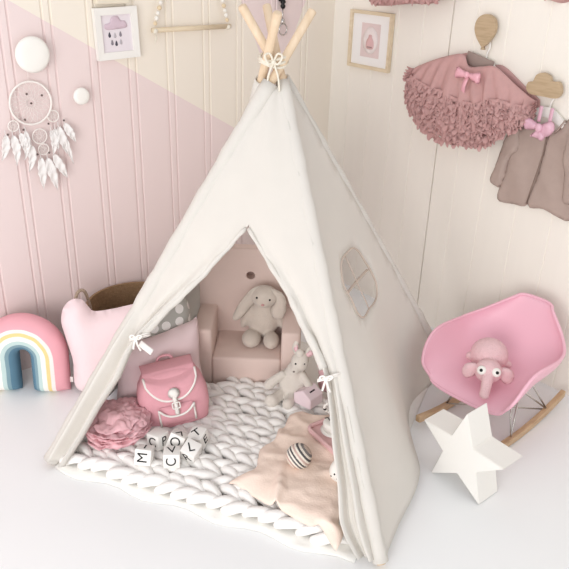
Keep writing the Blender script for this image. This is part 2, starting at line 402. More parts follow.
# beaded swing bar
a, b = on_left(152, 29, .025), on_left(230, 27.5, .025); sw = thing('bead_hanger', 'pale wooden clothes rail hung on strings of white beads', 'hanger', ((a.x+b.x)/2, -.025, (a.z+b.z)/2))
hw = (b.x-a.x)/2; MB().tube([(-hw, 0, 0), (hw, 0, 0)], .0095, 14).build('rail', M_pale_wood, sw)
M_beadw = mat('white wooden bead', '#f0ece4', .5); M_beadn = mat('natural bead', '#e3cfae', .5)
for sx, topx in ((-1, -hw+.075), (1, hw-.06)):
    x0 = sx*(hw-.012); m = MB().tube([(x0, 0, .012), (topx+(x0-topx)*.1, 0, .16)], .0012, 6).build('cord', M_rope, sw)
    for k in range(8):
        t = k/8+.06; MB().ell((x0+(topx-x0)*t*.9, 0, .016+.148*t), .0088 if k % 2 else .0078, u=14, v=9).build('bead', M_beadw if k % 3 else M_beadn, sw)
    MB().ell((x0, -.002, -.003), (.012, .012, .011), u=14, v=9).build('knot', M_rope, sw)
    if sx < 0: MB().tube([(x0, -.002, -.01), (x0+.004, -.004, -.03), (x0-.003, -.004, -.045)], .003, 6).build('tassel', M_rope, sw)
# black hook with a ring, behind the pole tips
p = on_left(283, 4, .02); hk = thing('swivel_hook', 'black swivel hook with a chrome ring behind the tent pole tips', 'hook', (p.x, -.02, p.z))
m = MB(); m.box((0, .009, .035), (.022, .02, .05), bev=.003); m.lathe([(0, .02), (.008, .018), (.013, .008), (.007, 0), (.012, -.008), (.008, -.018), (0, -.02)], 16); m.build('black_clip', M_black, hk)
m = MB(); m.tube([(0, 0, -.018), (0, 0, -.07)], .003, 8); m.lathe([(0, -.06), (.009, -.062), (.011, -.072), (.009, -.082), (0, -.084)], 14); m.tube([(.004+.022*cos(2*pi*i/24), 0, -.105+.024*sin(2*pi*i/24)) for i in range(24)], .0032, 8, closed=True); m.build('chrome_ring', M_chrome, hk)

# ------------------------------------------------------------------ right wall
RZ = -pi/2
def rw(px, py, d=0): p = on_right(px, py, d); return (-p.y, p.z)
a, b, c = rw(354.5, 8.9), rw(396.5, 12.9), rw(390, 72.7)
W_, H_ = b[0]-a[0], a[1]-c[1]
fr2 = picture_frame('framed_picture', 'oak framed print of a pink ice pop on the white boards', (-.003, -(a[0]+c[0])/2, (a[1]+c[1])/2), RZ, W_, H_, .014, M_pale_wood)
MB().box((0, -.006, 0), (W_-.024, .004, H_-.024)).build('mount', M_paper, fr2, smooth=False)
MB().box((0, -.0084, 0), (.115, .001, .145)).build('print', mat('dusty pink print', '#e3cfcc', .9), fr2, smooth=False)
m = MB(); puff(m, circ(0, 0, .046, 32, .058), .0004, .0004, .003, .02, edge=.0004); m.v = [(x, y-.0094, z) for x, y, z in m.v]; m.build('oval', mat('pale ink', '#efe3e0', .9), fr2)
m = MB(); puff(m, smooth_poly([(-.02, -.03), (-.022, .0), (-.012, .016), (-.008, .028), (.008, .028), (.012, .016), (.022, 0), (.02, -.03)], 4), .0004, .0004, .003, .014, edge=.0004); m.v = [(x, y-.0103, z-.004) for x, y, z in m.v]; m.build('printed_jar', mat('pink ink', '#dfb7b6', .9), fr2)
m = MB()
for k in range(5): m.box((-.012+.006*k, -.0118, -.028), (.0035, .0006, .004))
m.build('caption_marks', mat('grey lettering', '#8f7f7c', .9), fr2, smooth=False)

def wall_thing(name, label, cat, px, py, d=0, **k):
    p = on_right(px, py, d); return thing(name, label, cat, (-d, p.y, p.z), RZ, **k)
# balloon hook
bh = wall_thing('balloon_hook', 'oak balloon shaped wall hook above the rose tutu', 'wall hook', 485.5, 31, .03)
m = MB(); out = smooth_poly([(0, -.058), (.022, -.04), (.043, -.008), (.047, .02), (.036, .047), (.01, .06), (-.02, .056), (-.042, .036), (-.047, .006), (-.036, -.022), (-.016, -.046)], 6)
puff(m, out, .001, .001, .003, .012, edge=.007); m.build('balloon_plate', M_oak, bh, sharp=50)
m = MB(); puff(m, [(-.008, -.068), (.008, -.068), (.003, -.056), (-.003, -.056)], .001, .001, .003, .01, edge=.006); m.build('balloon_knot', M_oak, bh)
MB().tube([(0, .006, 0), (0, .03, 0)], .012, 16).build('peg', M_white, bh)
# cloud hook
chk = wall_thing('cloud_hook', 'oak cloud shaped wall hook above the taupe cardigan', 'wall hook', 546, 86, .03)
m = MB(); out = smooth_poly([(-.075, -.018), (-.07, .004), (-.052, .01), (-.042, .034), (-.015, .045), (.012, .036), (.022, .02), (.05, .022), (.064, .004), (.066, -.02), (.05, -.036), (0, -.037), (-.055, -.036)], 6)
puff(m, out, .001, .001, .003, .012, edge=.007); m.build('cloud_plate', M_oak, chk, sharp=50); MB().tube([(0, .006, 0), (0, .03, 0)], .012, 16).build('peg', M_white, chk)

def hanger(name, label, px, py, tilt, w=.15):
    t = wall_thing(name, label, 'hanger', px, py, .014, group=None); t.rotation_euler = (0, tilt, RZ)
    m = MB(); m.tube([(.0, 0, -.02), (0, 0, .01), (.006, 0, .028), (.002, 0, .045), (-.012, 0, .044)], .004, 8); m.build('hook', M_white, t)
    pts = smooth_poly([(-w, -.07), (-w*.6, -.045), (0, -.012), (w*.6, -.045), (w, -.07), (w*.97, -.083), (w*.55, -.068), (0, -.05), (-w*.55, -.068), (-w*.97, -.083)], 5)
    m = MB(); puff(m, pts, .002, .002, .005, .02, edge=.006); m.build('shoulder_bar', M_white, t, sharp=50); return t
hanger('coat_hanger', 'white hanger holding the rose tutu', 487, 55, 0.1, .11)
hanger('coat_hanger', 'white hanger inside the taupe cardigan', 551, 104, .12, .13)

def tutu(name, label, T, B, seed, tiers, bow=None, vr=.42, d0=.02, bulge=.075):
    """T and B: matching top and bottom outlines (wall x, z); ruffled below vr"""
    cx = sum(p[0] for p in T)/len(T); cz = max(p[1] for p in T)
    t = thing(name, label, 'skirt', (-d0, -cx, cz), RZ)
    Tc = smooth_poly([(x-cx, z-cz) for x, z in T], 24, False); Bc = smooth_poly([(x-cx, z-cz) for x, z in B], 24, False); n = len(Tc)-1
    def at(c, u): u = max(0, min(1, u))*n; i = min(n-1, int(u)); f = u-i; return (c[i][0]+(c[i+1][0]-c[i][0])*f, c[i][1]+(c[i+1][1]-c[i][1])*f)
    def P(u, v, d=0):
        a, b = at(Tc, u), at(Bc, u); e = max(0, 1-abs(2*u-1)**3)**.5
        dep = .010+bulge*(.25+.75*sin(min(1, v*.9+.08)*pi*.62))*e*(1 if v < .8 else 1-.9*(v-.8))
        return Vector((a[0]+(b[0]-a[0])*v, -dep-d, a[1]+(b[1]-a[1])*v))
    def fn(U, V):
        pl = .017*min(1, V*2.2)*(sin(U*70+3*sin(V*2+U*5))*.5+noise.noise(Vector((U*22, V*1.5, seed)))); pz = .006*noise.noise(Vector((U*40, V*4, seed+3)))*V
        q = P(U, V*.97, pl); q.x += pz; return q
    m = MB().grid(fn, 170, 22); m.grid(lambda U, V: P(U, V*.93, -1)*1 if False else Vector((*[(at(Tc, U)[k]*(1-V*.93)+at(Bc, U)[k]*V*.93) for k in (0,)], .014, at(Tc, U)[1]*(1-V*.93)+at(Bc, U)[1]*V*.93)), 40, 6)
    m.build('skirt', M_tulle, t, solid=.0015)
    L = sum(hypot(Bc[i+1][0]-Bc[i][0], Bc[i+1][1]-Bc[i][1]) for i in range(n)); rnd = random.Random(seed)
    for k in range(tiers):
        f0 = vr+(1-vr)*(k+.35)/tiers; p0 = rnd.uniform(0, 9); wl = .030
        def tf(U, V, f0=f0, k=k, p0=p0):
            vv = f0+.04*noise.noise(Vector((U*9, k*2.3, seed)))-.02
            q = P(U, min(1, vv)); th = 2*pi*U*L/wl+p0+2.2*noise.noise(Vector((U*17, k*3.7, seed))); A = .75+.9*noise.noise(Vector((U*23, k, seed+5)))
            g = at(Bc, U); c0 = at(Tc, U); dr = Vector((g[0]-c0[0], 0, g[1]-c0[1])); dr.normalize()
            q += dr*(.022*V+.005*V*sin(2*th+1)+.016*V*noise.noise(Vector((U*30, k*7, V)))) ; q.x += .005*V*sin(2*th)*A+.012*V*noise.noise(Vector((U*34, V*3, k*5))); q.z += .006*V*cos(th*1.5)
            q.y -= .006+V*(.010+.008*cos(th)*A+.016*noise.noise(Vector((U*45, V*2, k+9)))); return q
        MB().grid(tf, 300, 5).build('ruffle', M_tulle, t, solid=.0012)
    for U0, U1 in ((0, .06), (1, .94)):
        def ef(U, V):
            th = 2*pi*U*4.5+U0*2; q = P(U0*(1-V*.3)+U1*V*.3, .05+.95*U); q += Vector(((-1 if U0 == 0 else 1)*(.018*V+.006*V*sin(2*th)), -.006-V*(.012+.012*cos(th)), .008*V*sin(th*2))); return q
        MB().grid(ef, 70, 4).build('edge_ruffle', M_tulle, t, solid=.0012)
    if bow:
        bx_, bz_, ang = bow; bc = Vector((bx_-cx, -bulge*.55-.035, bz_-cz)); bw = MB(); ca, sa = cos(ang), sin(ang)
        for sg in (-1, 1):
            q = smooth_poly([(0, -.007), (sg*.025, -.017), (sg*.056, -.022), (sg*.060, .0), (sg*.054, .020), (sg*.025, .013), (0, .007)], 5)
            mm = MB(); puff(mm, q if sg > 0 else q[::-1], .009, .004, .012, .010, nz=.002, nscale=60)
            bw.add([(bc.x+x*ca-z*sa, bc.y+y, bc.z+x*sa+z*ca) for x, y, z in mm.v], mm.f)
        bo = bw.build('bow', M_satin, t); MB().ell((bc.x, bc.y-.006, bc.z), (.011, .01, .013)).build('bow_knot', M_satin, bo)
        MB().grid(lambda U, V: (bc.x-.004-.02*V+(U-.5)*.018, bc.y+.006-.006*sin(V*5), bc.z-.010-.085*V), 2, 8).build('ribbon_tail', M_satin, bo, solid=.001)
    return t
Tp = [rw(x, y, .04) for x, y in ((414, 68), (432, 61), (449, 56), (466, 54), (472, 66), (486, 66), (499, 67), (519, 86), (535, 101))]
Bp = [rw(x, y, .04) for x, y in ((412, 79), (416, 103), (428, 124), (447, 138), (468, 144), (488, 144), (506, 137), (524, 125), (535, 110))]
tt = tutu('tutu_skirt', 'ruffled dusty rose tutu with a satin bow hung under the balloon hook', Tp, Bp, 3, 9, bow=(*rw(467, 75, .1), -.08))
q0, q1 = rw(470, 57, .02), rw(490, 68, .02)
MB().box((( q0[0]+q1[0])/2+tt.location.y, -.004, (q0[1]+q1[1])/2-tt.location.z), (q1[0]-q0[0]+.03, .004, .05), (0, .2, 0), bev=.001).build('waist_lining', mat('taupe lining', '#a08e86', .95), tt, label='taupe inner back of the waist')
tutu('tutu_skirt', 'second rose tutu of which only the hem shows at the top edge', [(.38, 1.72), (.43, 1.73), (.48, 1.735), (.53, 1.735), (.58, 1.73), (.63, 1.72)], [(.28, 1.44), (.325, 1.385), (.40, 1.383), (.53, 1.40), (.65, 1.412), (.71, 1.46)], 9, 4)
a = rw(546, .5); m = MB(); m.grid(lambda U, V: (.3*U, -.02-.01*sin(U*20)*V, .16*(1-V)+.004*sin(U*23)), 40, 6)
tag(m.build('pink_garment', M_tulle, None, solid=.004, loc=(.010, -a[0], a[1]), rz=RZ), 'hem of a pink garment in the top right corner of the photo', 'garment')

# cardigan
org = rw(540, 150); t = thing('cardigan', 'taupe baby cardigan hanging under the cloud shaped hook', 'cardigan', (-.008, -org[0], org[1]), RZ)
def loc_r(pts): 
    return [(rw(x, y, .03)[0]-org[0], rw(x, y, .03)[1]-org[1]) for x, y in pts]
def cloth(name, pts, h, parent, mt, y0=0, nz=.01, ns=14, rad=.018, res=.012, k=4, **kw):
    out = smooth_poly(loc_r(pts), k); 
    if sum(out[i-1][0]*out[i][1]-out[i][0]*out[i-1][1] for i in range(len(out))) < 0: out = out[::-1]
    m = MB(); puff(m, out, h, .004, rad, res, nz=nz, nscale=ns); m.v = [(x, y+y0, z) for x, y, z in m.v]; return m.build(name, mt, parent, **kw)
cloth('front_panel', [(520, 126), (532, 124), (544, 134), (547, 138), (537, 172), (525, 205), (510, 205), (494, 200), (500, 178), (506, 158), (509, 138)], .014, t, M_cardi)
cloth('front_panel', [(546, 136), (556, 131), (566, 120), (580, 122), (590, 140), (590, 165), (585, 190), (580, 212), (566, 222), (556, 219), (540, 210), (525, 206), (536, 172)], .017, t, M_cardi, y0=-.002)
cloth('sleeve', [(518, 127), (508, 131), (501, 145), (494, 165), (488, 180), (493, 186), (499, 187), (505, 172), (510, 158), (518, 150)], .02, t, M_cardi, y0=-.01)
cloth('sleeve', [(570, 126), (582, 122), (588, 150), (584, 185), (578, 205), (566, 205), (561, 200), (563, 175), (561, 160), (566, 140)], .022, t, M_cardi, y0=-.012)
m = MB(); q = [loc_r([p])[0] for p in ((546, 137), (542, 155), (536, 173), (530, 190), (525.5, 204))]; m.tube([(x, -.018, z) for x, z in q], .002, 6); m.build('button_band', mat('dark seam', '#8e7a70', .95), t)
m = MB(); q = loc_r([(519, 127), (527, 125), (536, 127), (546, 136), (556, 131), (564, 121)]); m.tube([(x, -.012, z) for x, z in q], .004, 6); m.build('collar', M_cardi, t)
# hair bow on the cardigan
hb = wall_thing('hair_bow', 'mauve satin hair bow hanging at the neck of the cardigan', 'bow', 540, 126, .075)
def loopbow(name, pts, h, parent, mt, y=0, **kw):
    out = smooth_poly(pts, 5)
    if sum(out[i-1][0]*out[i][1]-out[i][0]*out[i-1][1] for i in range(len(out))) < 0: out = out[::-1]
    m = MB(); puff(m, out, h, h*.6, .014, .009, nz=.004, nscale=60); m.v = [(x, yy+y, z) for x, yy, z in m.v]; return m.build(name, mt, parent, **kw)
loopbow('bow_loop', [(0, 0), (-.03, .016), (-.062, .022), (-.07, .0), (-.06, -.022), (-.03, -.02), (0, -.01)], .012, hb, M_bow)
loopbow('bow_loop', [(0, 0), (.03, .022), (.052, .02), (.058, -.005), (.04, -.03), (.015, -.03)], .014, hb, M_bow)
loopbow('bow_loop', [(0, 0), (-.012, -.02), (-.03, -.042), (-.004, -.045), (.02, -.05), (.03, -.03)], .010, hb, M_bow, -.006)
MB().ell((.004, -.014, -.004), (.014, .01, .016)).build('bow_knot', M_bow, hb)
for sx in (-.014, .03): MB().grid(lambda U, V: (sx+(U-.5)*.014+.004*V, .008-.004*V, .012+.058*V), 2, 6).build('ribbon_strap', M_bow, hb, solid=.0015)

# ------------------------------------------------------------------ tent
TC = Vector((-1.02416, -.84479, 0)); TRZ = -1.06122; HS = .575; AH = 1.28668
TI = Euler((0, 0, TRZ)).to_matrix()
def to_world(p): return TI @ Vector(p) + TC
def to_tent(w): return TI.inverted() @ (Vector(w)-TC)
tent = thing('play_tent', 'cream canvas teepee play tent with open front flaps and wooden poles', 'tent', TC, TRZ)
FEET = {'FL': (-1, -1), 'FR': (1, -1), 'BR': (1, 1), 'BL': (-1, 1)}
CROSS = {'FL': (.012, -.022), 'FR': (-.010, .012), 'BR': (-.03, .022), 'BL': (-.034, -.034)}
TOPK = {'FL': 1.122, 'FR': 1.124, 'BR': 1.128, 'BL': 1.122}
def pole_pt(n, t):   # t along the pole, 1 = the crossing
    f = FEET[n]; c = CROSS[n]; return Vector((f[0]*HS*(1-t)+c[0]*t, f[1]*HS*(1-t)+c[1]*t, .012+(AH-.012)*t))
for n in FEET:
    rs = [.0155]*2; a, b = pole_pt(n, 0), pole_pt(n, TOPK[n]); d = (b-a).normalized()
    MB().tube([a, a+d*.1, b-d*.006, b-d*.002, b], [.0135, .0135, .0135, .012, .008], 18).build('pole', M_pole, tent, sharp=60)
TT = .948
def edge_pt(n, t):   # canvas corner lines hug the poles
    return pole_pt(n, t)
def uv_front(x, y):
    p = to_tent(hit(x, y, to_world((-HS, -HS, 0)), TI @ Vector((0, -AH, HS)))); t = p.z/AH; return ((p.x+HS*(1-t))/(2*HS), t)
def lerp_tab(tab, t):
    tab = sorted(tab)
    if t <= tab[0][0]: return tab[0][1]
    for (a, x), (b, y) in zip(tab, tab[1:]):
        if t <= b: return x+(y-x)*(t-a)/(b-a)
    return tab[-1][1]
LT = [uv_front(*q) for q in ((250, 228), (233, 246), (200, 282), (170, 310), (147, 334), (136, 352), (125, 378), (106, 407), (90, 436), (76, 458))]
RT = [uv_front(*q) for q in ((250, 228), (270, 262), (293.5, 300), (303, 323), (314.6, 344), (326, 371), (329, 383), (333, 410), (336, 445), (341, 486), (342, 518), (347, 534), (356, 550), (362, 560))]
TOPO = max(LT[0][1], RT[0][1]); LTAB = [(t, s) for s, t in LT]; RTAB = [(t, s) for s, t in RT]
NF = Vector((0, -AH, HS)).normalized()
def front_pt(s, t, d): # s in share of full base edge
    w = 1-t; f = s/w if w > 0 else 0; a, b = pole_pt('FL', t), pole_pt('FR', t); return a+(b-a)*f + NF*d
def front(side):
    nv, nu = 90, 22
    def fn(U, V):
        t = .008+(TT-.008)*V; w = 1-t; mid = .5*w
        tied = max(0, min(1, (TOPO-t)/.25))
        if side == 'L':
            e = min(mid, lerp_tab(LTAB, t)) if t < TOPO else mid; s = e*U; k = 1-U; g = e
        else:
            e = max(mid, lerp_tab(RTAB, t)) if t < TOPO else mid; s = e+(w-e)*U; k = U; g = w-e
        r = .0155+.003
        d = r*(1 if True else 0)
        # rolled, folded edge of the opening
        roll = exp(-((U-.9)/.07)**2)*.018 if side == 'L' else exp(-((U-.07)/.06)**2)*.014
        low = max(0, min(1, (.42-t)/.1)) if side == 'L' else max(0, min(1, (.37-t)/.1))
        folds = low*((.017*sin(U*8.2+.4+1.2*V)+.003*sin(U*17+5*V)) if side == 'L' else (.014*sin(U*13+1.5*V)+.006*sin(U*23+4*V))) + (1-low)*tied*.004*sin(U*9+V*6)
        mild = (1-tied)*.003*sin(U*5+V*9)*sin(pi*U)
        crease = -.016*exp(-((U-.72)/.05)**2)*(tied if side == 'L' else 0) - .012*exp(-((U-.22)/.05)**2)*(tied if side == 'R' else 0)
        fade = min(1, (1-abs(2*U-1))*6) if t >= TOPO else 1
        if t >= TOPO: fade = 1
        return front_pt(s, t, d+(roll+crease)*tied+folds+mild)
    return MB().grid(fn, nu, nv)
m = front('L'); r = front('R'); m.add(r.v, r.f); m.build('front_panel', M_canvas, tent, solid=.004, doubles=5e-4)
# rolled edge bead along both opening edges
for tab, tmin in ((LTAB, .36), (RTAB, .37)):
    pts = []; rad = []
    for i in range(30):
        t = TOPO-.004-(TOPO-.004-tmin)*i/29; pts.append(front_pt(lerp_tab(tab, t), t, .02+.004*sin(i*.9))); rad.append(.006+.008*(i/29)**1.2+.001*sin(i*1.7))
    MB().tube(pts, rad, 10).build('rolled_flap', M_canvas, tent)
# pole sleeves
for n in FEET:
    pts = [pole_pt(n, .004+(TT+.012-.004)*i/40) for i in range(41)]
    rad = [.0205+.0015*sin(i*1.3+len(n))+.001*sin(i*2.9) for i in range(41)]
    if n == 'FL': rad = [v+.004 for v in rad]
    MB().tube(pts, rad, 16, cap=False).build('pole_sleeve', M_canvas, tent, solid=.003)
# right side panel with its window
NR = Vector((AH, 0, HS)).normalized()
def uv_right(x, y):
    p = to_tent(hit(x, y, to_world((HS, -HS, 0)), TI @ NR)); t = p.z/AH; return ((p.y+HS*(1-t))/(2*HS), t)
def right_pt(s, t, d=0):
    w = 1-t; f = s/w if w > 1e-6 else 0; a, b = pole_pt('FR', t), pole_pt('BR', t)
    k_ = max(0, 1-t/.42); ridge = k_*(.032*exp(-((f-.30)/.14)**2)-.10*exp(-((f-.70)/.22)**2))
    sag = -.012*sin(pi*max(0, min(1, f)))*(1 if t > .3 else t/.3)
    return a+(b-a)*f+NR*(d+ridge+sag+.004*noise.noise(Vector((s*9, t*6, 2))))
wc = [(155, 150), (185, 165), (215, 215), (238, 258), (262, 310), (275, 365), (266, 402), (235, 437), (215, 470), (195, 478), (170, 455), (145, 400), (125, 365), (105, 330), (97, 280), (97, 235), (105, 200), (125, 175)]
win = [uv_right(320+x/4.74, 220+y/4.74) for x, y in wc]; win = smooth_poly(win, 3)
if sum(win[i-1][0]*win[i][1]-win[i][0]*win[i-1][1] for i in range(len(win))) < 0: win = win[::-1]
z0 = .01
out = resample([(0, z0), (1-z0, z0), (1-TT, TT), (0, TT)], .03)
V2, F2 = tri2d(out, [win], .03)
m = MB(); m.add([right_pt(s, t, .016) for s, t in V2], F2); m.build('side_panel', M_canvas, tent, solid=.004)
wf = MB().tube([right_pt(s, t, .018) for s, t in win], .0045, 8, closed=True, flat=.6).build('window_binding', M_bars, tent)
for pa, pb in (((122, 186), (236, 436)), ((126, 366), (228, 252))):
    a, b = uv_right(320+pa[0]/4.74, 220+pa[1]/4.74), uv_right(320+pb[0]/4.74, 220+pb[1]/4.74)
    pts = [right_pt(a[0]+(b[0]-a[0])*i/12, a[1]+(b[1]-a[1])*i/12, .016) for i in range(13)]
    MB().tube(pts, .0055, 8, flat=.35).build('window_bar', M_bars, wf)
# left side panel; the back is open around the armchair
def side(na, nb, nrm, bul):
    N_ = Vector(nrm).normalized()
    def fn(U, V):
        t = .008+(TT-.008)*V; a, b = pole_pt(na, t), pole_pt(nb, t)
        return a+(b-a)*U+N_*(.016+bul*sin(pi*U)**.7*sin(pi*min(1, V*1.25+.12))**1.0*(1 if V < .75 else 0 if V > .95 else (.95-V)/.2))
    return MB().grid(fn, 24, 40)
side('FL', 'BL', (-AH, 0, HS), .03).build('side_panel', M_canvas_in, tent, solid=.004)
# rope at the crossing
m = MB(); cc = Vector((-.016, -.010, AH+.012))
for k in range(3):
    m.tube([cc+Vector((.043*cos(2*pi*i/28)*(1+.06*sin(3*i)),   .043*sin(2*pi*i/28), -.012+.009*k+.006*sin(2*pi*i/28*2+k))) for i in range(28)], .0042, 8, closed=True)
rp = m.build('rope_lashing', M_rope, tent)
bcen = to_tent(on_floor(275, 57, AH-.01)); 
dirc = TI.inverted() @ Vector((-.65, -.76, 0)); rt = TI.inverted() @ Vector((.76, -.65, 0)); kn = cc+dirc*.052
m = MB()
for sg in (-1, 1):
    m.tube(smooth_poly([tuple(kn), tuple(kn+rt*sg*.012+Vector((0, 0, .024))), tuple(kn+rt*sg*.026+Vector((0, 0, .018))+dirc*.008), tuple(kn+rt*sg*.014+Vector((0, 0, -.004))+dirc*.01), tuple(kn)], 6, False), .0034, 7)
    m.tube(smooth_poly([tuple(kn), tuple(kn+rt*sg*.014+Vector((0, 0, -.04))), tuple(kn+rt*sg*.02+Vector((0, 0, -.085)))], 6, False), .0032, 7)
m.ell(kn, (.008, .008, .008)); m.build('rope_bow', M_rope, rp)
# ties on both flaps
def tie(px, py, up):
    s, t = uv_front(px, py); c = front_pt(s, t, .03); m = MB()
    for k in range(2): m.tube([c+rt*(.03*cos(2*pi*i/20))+Vector((0, 0, .006*k+.012*cos(2*pi*i/20)))-NF*(-.022*sin(2*pi*i/20)+.006) for i in range(20)], .004, 7, closed=True, flat=.6)
    o = m.build('tie', M_trim, tent); mm = MB(); k0 = c+NF*.02
    for sg, dz in ((-1, .012), (1, .016)): mm.tube(smooth_poly([tuple(k0), tuple(k0+rt*sg*.009+Vector((0, 0, .010))), tuple(k0+rt*sg*.019+Vector((0, 0, dz-.008))), tuple(k0+rt*sg*.01+Vector((0, 0, -.004))), tuple(k0)], 5, False), .0026, 6)
    for sg, L in ((-.3, .04), (.6, .045)): mm.tube(smooth_poly([tuple(k0), tuple(k0+rt*sg*.012+Vector((0, 0, -L*.5))+NF*.006), tuple(k0+rt*sg*.026+Vector((0, 0, -L))+NF*.004)], 5, False), .0035, 6)
    mm.build('tie_bow', M_trim, o); return k0
k1 = tie(144, 338, 1); tie(331, 380, 1)
s, t = uv_front(148, 343); a = front_pt(s, t, .05); s, t = uv_front(160, 352.5); b = front_pt(s, t, .05)
up = Vector((0, 0, 1)).cross((b-a).normalized()); q = (b-a).normalized().cross(NF).normalized()
m = MB(); m.add([a+q*.010, b+q*.010, b-q*.010, a-q*.010], [(0, 1, 2, 3)]); m.build('cloth_label', M_trim, tent, solid=.002)

# ------------------------------------------------------------------ tent floor: mat, chunky blanket
def twn(name, label, cat, xy, z, rz=0, **k):   # thing placed in the tent's own axes
    w = to_world((xy[0], xy[1], z)); return thing(name, label, cat, w, TRZ+rz, **k)
ou = resample([(-.545, -.595), (.50, -.60), (.53, .53), (-.53, .53)], .05)
ou = [(x, y-(.012*sin(x*24) if y < -.55 else 0)) for x, y in ou]
m = MB(); V2, F2 = tri2d(ou, [], .03); n = len(V2)
zt = lambda x, y: .012+(.006*noise.noise(Vector((x*9, y*9, 0)))*(1 if y < -.3 else 0) if False else .012+.004*max(0, noise.noise(Vector((x*8, y*10, 1)))))-.0
m.add([(x, y, .010+.006*max(0, noise.noise(Vector((x*8, y*11, 1))))) for x, y in V2]+[(x, y, .001) for x, y in V2], F2+[tuple(i+n for i in f[::-1]) for f in F2]+
      [(i, (i+1) % len(ou), (i+1) % len(ou)+n, i+n) for i in range(len(ou))])
tag(m.build('floor_mat', M_canvas_mat, None, loc=TC, rz=TRZ), 'thin cream cotton mat under the chunky blanket, along the front of the tent', 'mat')
m = MB(); rnd = random.Random(4); y = -.53; row = 0
while y < .12:
    x = -.495+.02*sin(row*2.1)
    while x < .45:
        if y < .38*(x+.35)+.002:
            jx, jy, jz = (rnd.uniform(-.007, .007) for _ in range(3)); h = .006*noise.noise(Vector((x*6, y*6, 0)))-.006; wv = .012*sin(x*7+row)*(1 if row else .4)
            for sg in (-1, 1):
                cx_, cy_ = x+jx, y+jy+wv; k = rnd.uniform(.92, 1.12); tw = rnd.uniform(-.006, .006)
                pts = [(cx_-.042, cy_+sg*.026, .016+h), (cx_-.016, cy_+sg*.033+tw, .040+h+jz), (cx_+.016, cy_+sg*.022+tw, .050+h), (cx_+.046, cy_+sg*.006+tw*.5, .040+h), (cx_+.070, cy_-sg*.003, .016)]
                m.tube(smooth_poly(pts, 3, False), [v*k for v in (.008, .0125, .0155, .0172, .0178, .018, .0178, .0172, .0165, .015, .013, .010, .007)], 9)
        x += .060
    y += .073; row += 1
tag(m.build('chunky_blanket', M_knit, None, loc=TC, rz=TRZ, doubles=0), 'chunky white hand-knit wool blanket spread over the tent floor', 'blanket')

# peach muslin
A, B, C_, D = [to_tent(on_floor(*q, .055)) for q in ((238, 482), (290, 418), (350, 414), (338, 548))]
def mus(U, V):
    p = A*(1-U)*(1-V)+D*U*(1-V)+C_*U*V+B*(1-U)*V
    e = min(U, 1-U, V, 1-V); nn = lambda k, o: noise.noise(Vector((p.x*k, p.y*k*1.3, o)))
    w = .012*(1-2*abs(nn(7, 3)))+.008*(1-2*abs(nn(13, 8)))+.003*nn(34, 5)
    bd = max(0, 1-e/.10); x, y = p.x+.05*nn(9, 1)*bd, p.y+.05*nn(10, 9)*bd
    fold = .028*exp(-((U-.42+.3*V)/.05)**2)*max(0, 1-V*2.4)
    return (x, y, .074+.7*w+fold-.022*bd*bd)
tag(MB().grid(mus, 60, 60).build('muslin_cloth', M_peach, None, loc=TC, rz=TRZ, solid=.003), 'peach muslin cloth lying rumpled over the right side of the knit blanket', 'cloth')

# ------------------------------------------------------------------ foam armchair
fc = on_floor(246, 386, .02); ac = thing('armchair', 'dusty pink foam child armchair at the back of the tent', 'armchair', (fc.x, fc.y, .017), CY-.02)
AW, AD, AHH = .42, .27, .25
def bx(c, s, bev=.012): return MB().box(c, s, bev=bev, seg=3)
for sx in (-1, 1): bx((sx*(AW/2-.0375), AD/2, AHH/2), (.075, AD, AHH)).build('armrest', M_foam, ac, sharp=60)
bx((0, AD/2-.004, .065), (AW-.15+.002, AD-.008, .13)).build('seat', M_foam, ac, sharp=60)
m = MB(); ol = rrect(AW, .5, .05, 8, 0, .25); ol = [(x, max(z, 0) if z > .06 else z) for x, z in ol]
hx = -.002; puff(m, ol, .006, .006, .012, .03, holes=[circ(hx, .385, .018, 20)[::-1]], edge=.025); m.v = [(x, y+AD-.02, z) for x, y, z in m.v]
bk = m.build('backrest', M_foam, ac, sharp=50)
m = MB(); m.lathe([(0, 0), (.0169, 0), (.0169, .004), (0, .004)], 20); m.v = [(x+hx, AD+.004-z, y+.385) for x, y, z in m.v]; m.build('finger_hole_shade', M_foam_shade, bk, label='round hole backing with painted shade')

# ------------------------------------------------------------------ soft toys
def eyes(t, pts, r, m=None):
    for p in pts: MB().ell(p, r, u=10, v=8).build('eye', m or M_black, t)
# big bunny on the armchair
sp = ac.location + Euler((0, 0, CY-.02)).to_matrix() @ Vector((.055, .155, .131))
bn = thing('toy_bunny', 'oat coloured floppy eared bunny sitting on the pink armchair', 'soft toy', sp, CY); bn.scale = (1.2,)*3
m = MB(); m.ell((0, .02, .075), (.056, .048, .075)); m.ell((0, .012, .12), (.036, .034, .04)); m.ell((.004, -.012, .172), (.046, .042, .036)); m.ell((.0, -.04, .162), (.022, .02, .018))
m.ell((-.037, -.04, .026), (.032, .044, .027)); m.ell((.030, -.045, .024), (.027, .042, .025)); m.ell((.056, .012, .085), (.016, .022, .05), (0, -.3, 0)); m.ell((-.056, .012, .085), (.016, .022, .05), (0, .3, 0))
fuse(m, 'body', M_plush_grey, bn, .0045, 5)
def ear(t, pts, w, mt, lab=None, h=.012):
    out = smooth_poly(pts, 5)
    if sum(out[i-1][0]*out[i][1]-out[i][0]*out[i-1][1] for i in range(len(out))) < 0: out = out[::-1]
    m = MB(); puff(m, out, h, h, w, .008); return m
m = ear(bn, [(-.01, .205), (-.04, .196), (-.075, .15), (-.10, .10), (-.094, .082), (-.07, .092), (-.03, .145), (-.018, .17)], .02, M_plush_grey); m.v = [(x, y-.012+.15*(x+.03), z) for x, y, z in m.v]; m.build('ear', M_plush_grey, bn)
